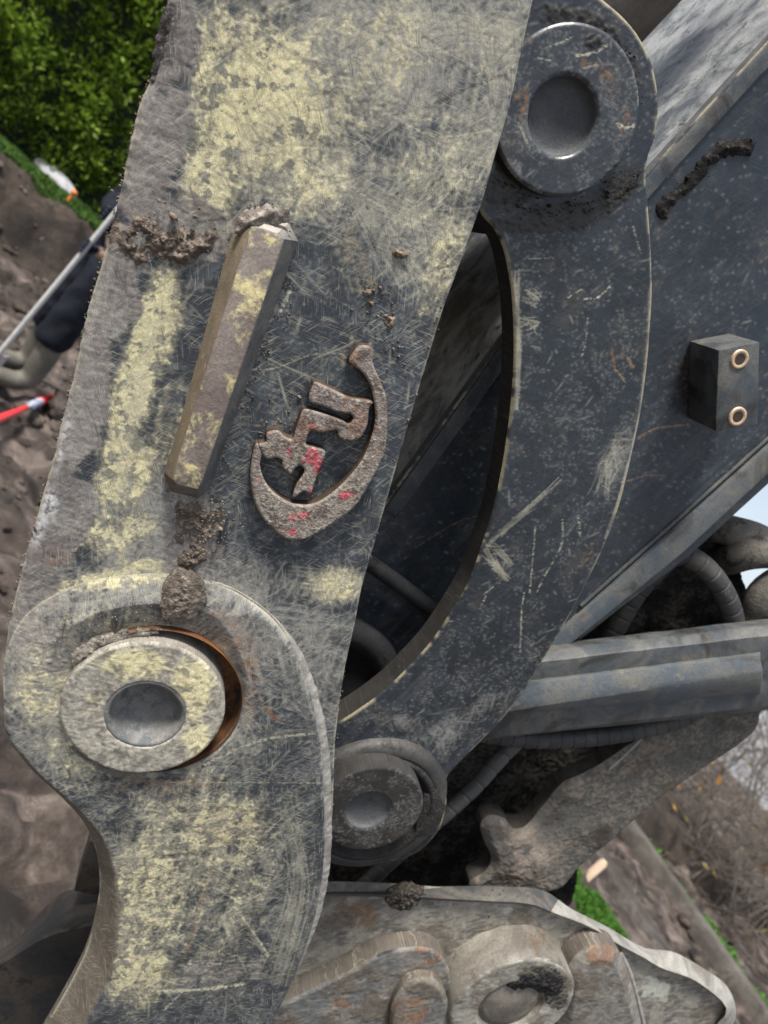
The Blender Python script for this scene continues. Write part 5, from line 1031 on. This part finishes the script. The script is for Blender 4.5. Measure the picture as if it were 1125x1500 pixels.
# ------------------------------------------------------------------ person in the dig, and what they hold
def fabric(name, c, k=0.6):
    return grime(name, tuple(c), tuple(np.array(c)*1.5), tuple(np.array(c)*k), (0.5, 0.55), 14, (0.75, 0.95), 0.7, 0.01, 0.2)
def skin_mesh(name, verts, edges, radii, parent, mat, root=0, lv=2, fold=0.0):
    me = bpy.data.meshes.new(name); me.from_pydata([tuple(v) for v in verts], edges, []); o = link(name, me, parent, mat)
    md = o.modifiers.new('skin', 'SKIN'); md.use_smooth_shade = True
    for i, r in enumerate(radii):
        sv = me.skin_vertices[0].data[i]; sv.radius = (r, r) if not isinstance(r, tuple) else r; sv.use_root = (i == root)
    s_ = o.modifiers.new('sub', 'SUBSURF'); s_.levels = lv; s_.render_levels = lv
    if fold:
        tx = bpy.data.textures.get('cloth_folds') or bpy.data.textures.new('cloth_folds', 'CLOUDS'); tx.noise_scale = 0.09
        d_ = o.modifiers.new('folds', 'DISPLACE'); d_.texture = tx; d_.strength = fold; d_.mid_level = 0.5
    return o
foot = G(62, 548); vr = np.array([R0[0], R0[1], 0]); vf = np.array([0, 1.0, 0])     # sideways, away
person = thing('person', (-2.07, 4.23, 0), 'person in dark navy work clothes and muddy grey boots holding a long pole', 'person')
person.rotation_euler = (0, 0, math.radians(55))
def B(r, f_, z): return (r, f_, z)
# facing left (-X); left/right legs split along Y
skin = grime('skin_tone', (0.45, 0.28, 0.2), (0.5, 0.32, 0.23), (0.4, 0.24, 0.17), (0.5, 0.6), 20, (0.5, 0.7), 0.3, 0.003)
body_v = [B(0, 0, .98), B(-.01, 0, 1.18), B(0, 0, 1.40), B(0, 0, 1.52), B(-.03, 0, 1.62), B(-.04, 0, 1.74), B(-.02, -.10, .92), B(-.05, -.13, .52), B(0, -.14, .10), B(-.14, -.15, .045), B(.02, .10, .92), B(.0, .13, .52), B(.08, .14, .10), B(-.07, .15, .045), B(0, -.19, 1.42), B(-.07, -.30, 1.16), B(-.22, -.36, .98), B(-.29, -.35, .96), B(0, .19, 1.42), B(-.08, .20, 1.14), B(-.22, -.14, 1.12), B(-.28, -.27, 1.14)]
body_e = [(0, 1), (1, 2), (2, 3), (3, 4), (4, 5), (0, 6), (6, 7), (7, 8), (8, 9), (0, 10), (10, 11), (11, 12), (12, 13), (2, 14), (14, 15), (15, 16), (16, 17), (2, 18), (18, 19), (19, 20), (20, 21)]
body_r = [.13, .13, .14, .06, .085, .075, .085, .06, .04, .035, .085, .06, .04, .035, .06, .045, .032, .03, .06, .045, .032, .03]
skin_mesh('body', body_v, body_e, body_r, person, skin)
M_NAVY = fabric('navy_work_cloth', (0.006, 0.008, 0.013)); M_BOOT = grime('muddy_rubber_boot', (0.085, 0.08, 0.066), (0.13, 0.118, 0.097), (0.04, 0.034, 0.028), (0.5, 0.6), 14, (0.6, 0.85), 0.5, 0.01)
skin_mesh('trousers', [body_v[0], body_v[6], B(-.05, -.13, .56), B(-.04, -.135, .40), B(-.03, -.14, .33), body_v[10], B(.0, .13, .56), B(.02, .135, .40), B(.03, .14, .33), B(0, 0, 1.06)], [(0, 1), (1, 2), (2, 3), (3, 4), (0, 5), (5, 6), (6, 7), (7, 8), (0, 9)], [.17, .115, .10, .11, .10, .115, .10, .11, .10, .15], person, M_NAVY, 0, 3, 0.03)
skin_mesh('jacket', [body_v[0], body_v[1], body_v[2], body_v[14], body_v[15], B(-.19, -.345, 1.00), body_v[18], body_v[19], B(-.20, -.08, 1.12), B(0, 0, 1.50)], [(0, 1), (1, 2), (2, 3), (3, 4), (4, 5), (2, 6), (6, 7), (7, 8), (2, 9)], [.165, .17, .18, .085, .068, .055, .085, .068, .055, .075], person, M_NAVY, 0, 3, 0.03)
for (kx, ky, ax_, ay_) in ((-.03, -.14, 0, -.14), (.03, .14, .08, .14)):
    skin_mesh('boot', [B(kx, ky, .40), B((kx+ax_)/2, ky, .26), B(ax_, ay_, .10), B(ax_ - .08, ay_, .06), B(ax_ - .20, ay_, .05)], [(0, 1), (1, 2), (2, 3), (3, 4)], [.078, .072, .066, .058, .05], person, M_BOOT)
skin_mesh('cap', [B(-.03, 0, 1.74), B(-.03, 0, 1.79), B(-.15, 0, 1.755)], [(0, 1), (0, 2)], [.095, .07, (.035, .02)], person, M_NAVY)
M_GLOVE = fabric('navy_glove', (0.012, 0.016, 0.03))
for hx, hy, hz_ in ((-.30, -.35, .96), (-.29, -.29, 1.14)):
    vv = [B(hx + .03, hy, hz_)]; ee = []; rr = [.03]
    for fi in range(4):
        b0 = len(vv); zz = hz_ + 0.03 - 0.02*fi; vv += [B(hx - .02, hy + .012, zz), B(hx - .055, hy - .005, zz), B(hx - .05, hy - .03, zz - .004)]; ee += [(0, b0), (b0, b0+1), (b0+1, b0+2)]; rr += [.011, .010, .009]
    b0 = len(vv); vv += [B(hx, hy - .03, hz_ + .02), B(hx - .03, hy - .045, hz_ + .025)]; ee += [(0, b0), (b0, b0+1)]; rr += [.012, .010]
    skin_mesh('gloved_hand', vv, ee, rr, person, M_GLOVE, 0, 1)
pb = G(0, 519); pt = None
_c, _s = math.cos(math.radians(55)), math.sin(math.radians(55)); _h = (-.336, -.357)
pq = np.array([-2.07 + _h[0]*_c - _h[1]*_s, 4.23 + _h[0]*_s + _h[1]*_c, 0])
pole = thing('shovel', tuple(pq), 'shovel with long pale metal shaft held upright in the dig', 'shovel')
M_SHAFT = grime('pale_shaft', (0.42, 0.42, 0.41), (0.5, 0.5, 0.49), (0.3, 0.29, 0.27), (0.5, 0.6), 14, (0.3, 0.5))
tube('shaft', [pq + np.array([0, 0, .22]), pq + np.array([0.005, 0, 1.30])], 0.0135, pole, M_SHAFT, 14, 0.05)
tube('grip', [pq + np.array([0, -.06, 1.32]), pq + np.array([0, .06, 1.32])], 0.018, pole, M_SHAFT, 12, 0.03)
loft('blade', [[pq + np.array([0.01, y, z - 0.0]) for z in (-.02, .12, .24)] for y in (-.10, 0)] + [[pq + np.array([0.0, y, z]) for z in (-.02, .12, .24)] for y in (.10,)] + [[pq + np.array([0.012, y, z]) for z in (-.02, .12, .24)] for y in (.05, -.05)], pole, M_SHAFT, True, True, 0)
# red handled tool on the mud
t0 = G(2, 612, 0.06); t1 = G(80, 580, 0.06); tv = t1 - t0
tool = thing('hand_tool', (t0 + t1)/2 - np.array([0, 0, 0.05]), 'red handled tool with silver shaft lying on the mud near the boots', 'tool')
M_RED = grime('red_plastic', (0.62, 0.02, 0.035), (0.7, 0.05, 0.06), (0.45, 0.03, 0.04), (0.5, 0.6), 20, (0.3, 0.5)); M_LAB = grime('blue_white_label', (0.5, 0.52, 0.58), (0.08, 0.12, 0.3), (0.6, 0.6, 0.62), (0.5, 0.55), 60, (0.4, 0.6))
tube('red_handle', [t0 - tv*0.1, t0 + tv*0.30, t0 + tv*0.42], lambda t: 0.022 - 0.008*t, tool, M_RED, 16, 0.01); tube('metal_shaft', [t0 + tv*0.36, t0 + tv*0.66], 0.009, tool, M_SHAFT, 10, 0.02)
tube('label_sleeve', [t0 + tv*0.50, t0 + tv*0.70], 0.024, tool, M_LAB, 16, 0.01); tube('red_cap', [t0 + tv*0.68, t0 + tv*0.84, t0 + tv*1.0], lambda t: 0.027 - 0.014*t, tool, M_RED, 16, 0.01)

# ------------------------------------------------------------------ far side: grass, timber edging, soil bank, shrub, house
def seg2(a, b, ext=(0, 0)):
    a = np.array(a[:2]); b = np.array(b[:2]); d = (b - a)/np.linalg.norm(b - a); return a - d*ext[0], b + d*ext[1], d
def soil_ridge(name, p0, p1, width, height, label, mat, seed, n=120, m=24, sharp=0.25):
    a, b, d = seg2(p0, p1); nn = np.array([-d[1], d[0]]); nn = nn if nn[1] > 0 else -nn
    V = []
    for i in range(n):
        q = a + (b - a)*i/(n-1)
        for j in range(m):
            t = j/(m-1); x, y = q + nn*width*t; e = float(sstep(0, sharp, np.array(t))*sstep(0, 0.25, np.array(1-t)))*float(sstep(0, 0.06, np.array(i/(n-1)))*sstep(0, 0.06, np.array(1 - i/(n-1))))
            k = float(fbm(np.array(x*5), np.array(y*5), 5, seed)); V.append((x + (k-.5)*.06, y + (k-.5)*.06, -0.10 + (height*(0.75 + 0.5*k) + 0.10)*e))
    ii = np.arange(n*m).reshape(n, m); o = mesh_np(name, V, np.c_[ii[:-1, :-1].ravel(), ii[1:, :-1].ravel(), ii[1:, 1:].ravel(), ii[:-1, 1:].ravel()], None, mat); fix_normals(o)
    return tag(o, label, None, None, 'structure')
g0_, g1_ = G(985, 1310)[:2], G(1110, 1490)[:2]; dgr = (g1_-g0_)/np.linalg.norm(g1_-g0_); ngr = np.array([-dgr[1], dgr[0]]); ngr = ngr if ngr[1] > 0 else -ngr
grass('grass_strip', [g0_ - dgr*2.0, g1_ + dgr*1.0, g1_ + dgr*1.0 + ngr*0.22, g0_ - dgr*2.0 + ngr*0.34], 9000, 'narrow bright grass strip between timber edging and dark soil bank', 33, (0.05, 0.11), ((0.05, 0.15, 0.02), (0.10, 0.25, 0.04)))
q0, q1 = G(845, 1285)[:2], G(905, 1385)[:2]; dq = (q1-q0)/np.linalg.norm(q1-q0); nq = np.array([-dq[1], dq[0]]); nq = nq if nq[1] > 0 else -nq
grass('grass_patch', [q0 - dq*.35 - nq*.25, q1 + dq*.1 - nq*.25, q1 + dq*.05 + nq*.08, q0 - dq*.35 + nq*.08], 9000, 'small vivid green grass patch beyond the coupler bracket', 34, (0.03, 0.055), ((0.04, 0.11, 0.015), (0.09, 0.21, 0.035)))
M_TIMB = grime('weathered_timber', (0.055, 0.047, 0.04), (0.12, 0.108, 0.095), (0.05, 0.04, 0.033), (0.5, 0.56), 9, (0.8, 0.95), 0.8, 0.012)
def board(p0, p1, h, th, label, z0=-0.03):
    a, b, d = seg2(p0, p1); nn = np.array([-d[1], d[0]]); L = np.linalg.norm(b - a); c = (a + b)/2
    o = obox('timber_edging', c, d, nn, L, th, z0, h, None, M_TIMB, 0.012); o.data.transform(Matrix.Translation((-c[0], -c[1], 0))); o.location = (c[0], c[1], 0); return tag(o, label, 'timber', 'timber edging by the grass strip')
board(g0_ - dgr*2.2 - ngr*.12, g1_ + dgr*1.2 - ngr*.12, 0.12, 0.14, 'long weathered timber edging along the narrow grass strip')
soil_ridge('path', (G(880, 1275) )[:2] - dgr*.3, G(1010, 1475)[:2] + dgr*0.6, 0.30, 0.05, 'grey brown trodden soil path beside the timber edging', soil_mat('path_soil', (0.045, 0.038, 0.033), (0.085, 0.073, 0.064), (0.12, 0.104, 0.092), 2.0, 0.8), 44)
soil_ridge('soil_bank', G(925, 1222)[:2], G(1072, 1330)[:2] + dgr*.1, 1.3, 0.30, 'dark brown cut soil bank behind the grass strip', M_BANK, 47, sharp=0.12)
soil_ridge('soil_heap', G(1060, 1300)[:2] + dgr*.2, G(1180, 1440)[:2] + dgr*1.6, 2.0, 0.34, 'loose brown soil heap beside the dark bank', M_BANK, 49, sharp=0.3)
s0 = G(862, 1283); st = thing('wooden_stake', s0 + np.array([0, 0, -0.05]), 'short pale wooden stake standing by the green grass patch', 'stake')
M_WOOD = grime('fresh_wood', (0.62, 0.47, 0.33), (0.7, 0.55, 0.42), (0.5, 0.36, 0.25), (0.5, 0.6), 20, (0.6, 0.8))
obox('stake_post', s0[:2], np.array([1.0, 0]), np.array([0, 1.0]), 0.045, 0.045, -0.15, 0.14, st, M_WOOD, 0.004); 
obox('stake_tip', s0[:2], np.array([1.0, 0]), np.array([0, 1.0]), 0.036, 0.036, 0.141, 0.155, st, M_WOOD, 0.004)
# bare shrub with a few yellow leaves
M_TWIG = grime('twig_bark', (0.07, 0.056, 0.046), (0.14, 0.122, 0.105), (0.08, 0.06, 0.05), (0.5, 0.58), 14, (0.8, 0.95))
def shrub(c, n, hgt, label, seed, leafn=12, leafcol=((0.55, 0.38, 0.03), (0.45, 0.16, 0.03))):
    rg = random.Random(seed); o = thing('bare_shrub', c, label, 'shrub', 'shrubs beyond the soil bank'); g_ = np.random.default_rng(seed); tips = []
    P0 = np.array(c, float); Vs = []; Qs = []; off = 0
    def seg(p, d, L, r, lev):
        nonlocal off
        k = 5; pts = [p]; dd = d.copy()
        for i in range(k):
            dd = dd + g_.normal(size=3)*0.22; dd[2] += 0.03; dd /= np.linalg.norm(dd); pts.append(pts[-1] + dd*L/k)
        nrm = np.cross(dd, [0.3, 0.9, 0.2]); nrm /= np.linalg.norm(nrm); bi = np.cross(dd, nrm); m = 5
        for i, q in enumerate(pts):
            rr = r*(1 - 0.7*i/k)
            for j in range(m): a = 2*math.pi*j/m; Vs.append(q + (nrm*math.cos(a) + bi*math.sin(a))*rr)
        for i in range(k):
            for j in range(m): Qs.append((off+i*m+j, off+i*m+(j+1) % m, off+(i+1)*m+(j+1) % m, off+(i+1)*m+j))
        off += (k+1)*m; tips.append((pts[-1], dd))
        if lev:
            for q in pts[1:]:
                for _ in range(2): seg(q, dd*0.5 + g_.normal(size=3)*0.6 + np.array([0, 0, .15]), L*0.5, r*0.5, lev-1)
    for _ in range(n):
        d = np.array([g_.normal()*0.55, g_.normal()*0.55, 0.9]); seg(P0 + np.array([g_.normal()*.12, g_.normal()*.12, -0.02]), d/np.linalg.norm(d), hgt*g_.uniform(.6, 1), 0.013, 2)
    mesh_np('twigs', Vs, Qs, o, M_TWIG)
    sel = [tips[i] for i in g_.integers(0, len(tips), leafn)]
    C = np.array([t[0] for t in sel]); D = np.array([t[1] for t in sel]) + g_.normal(size=(leafn, 3))*0.5; k = g_.random((leafn, 1))
    tag(leaves('leaf_cluster', C, D, g_.uniform(.05, .11, leafn), np.array([leafcol[0]])*(1-k) + np.array([leafcol[1]])*k, o, M_LEAF, g_), kind='stuff'); return o
for k, (x, y, dist, n, hg, lab, ln, lc) in enumerate(((1060, 1215, 9.2, 7, 1.5, 'bare twiggy shrub dotted with yellow and orange leaves', 60, ((0.6, 0.42, 0.04), (0.5, 0.17, 0.03))), (1130, 1260, 8.6, 8, 1.7, 'leafless grey brown shrub with a few olive leaves beside the yellow dotted one', 60, ((0.12, 0.16, 0.03), (0.2, 0.14, 0.05))), (1010, 1170, 10.5, 7, 1.3, 'low rust tinted twiggy shrub directly behind the dark soil bank', 50, ((0.28, 0.13, 0.05), (0.2, 0.15, 0.05))), (1190, 1290, 9.5, 7, 1.9, 'tall leafless shrub beside the loose soil heap', 100, ((0.12, 0.16, 0.03), (0.2, 0.14, 0.05))))):
    c = at(x, y, dist); shrub((c[0], c[1], 0.0), n, hg, lab, 400+k, ln, lc)
# house far behind
hp = at(1135, 1110, 24.0); fw = np.array([hp[0], hp[1]]); fw = fw/np.linalg.norm(fw); rt = np.array([fw[1], -fw[0]])
house = thing('house', (hp[0], hp[1], 0), 'pale far house wall with grey roof and window beyond the shrubs', 'house')
M_WALL = grime('render_wall', (0.36, 0.37, 0.39), (0.32, 0.33, 0.35), (0.5, 0.5, 0.5), (0.5, 0.62), 1.0, (0.8, 0.9)); M_ROOF = grime('grey_roof', (0.22, 0.23, 0.26), (0.3, 0.31, 0.34), (0.15, 0.15, 0.17), (0.5, 0.6), 2.0, (0.6, 0.8))
hc2 = fw*np.linalg.norm(hp[:2])
obox('wall', hc2 + rt*1.0, rt, fw, 7.0, 5.0, -0.1, 2.6, house, M_WALL, 0.02)
A = [np.array([*(hc2 + rt*x + fw*-2.8), 2.5]) for x in (-2.9, 4.9)]; Bq = [np.array([*(hc2 + rt*x), 4.3]) for x in (-2.9, 4.9)]; Cq = [np.array([*(hc2 + rt*x + fw*2.8), 2.5]) for x in (-2.9, 4.9)]
loft('roof', [A, Bq, Cq, [q - np.array([0, 0, .12]) for q in Cq], [q - np.array([0, 0, .12]) for q in Bq], [q - np.array([0, 0, .12]) for q in A]], house, M_ROOF, True, True, 0)
for xx in (-1.4, 1.0, 3.2):
    wnd = obox('window', hc2 + rt*xx + fw*-2.515, rt, fw, 1.2, 0.10, 0.95, 2.05, house, M_WALL, 0.01)
    obox('pane', hc2 + rt*xx + fw*-2.58, rt, fw, 1.0, 0.02, 1.05, 1.95, wnd, grime('window_glass', (0.06, 0.08, 0.10), (0.10, 0.13, 0.16), (0.05, 0.06, 0.07), (0.5, 0.6), 1.0, (0.1, 0.2)), 0)
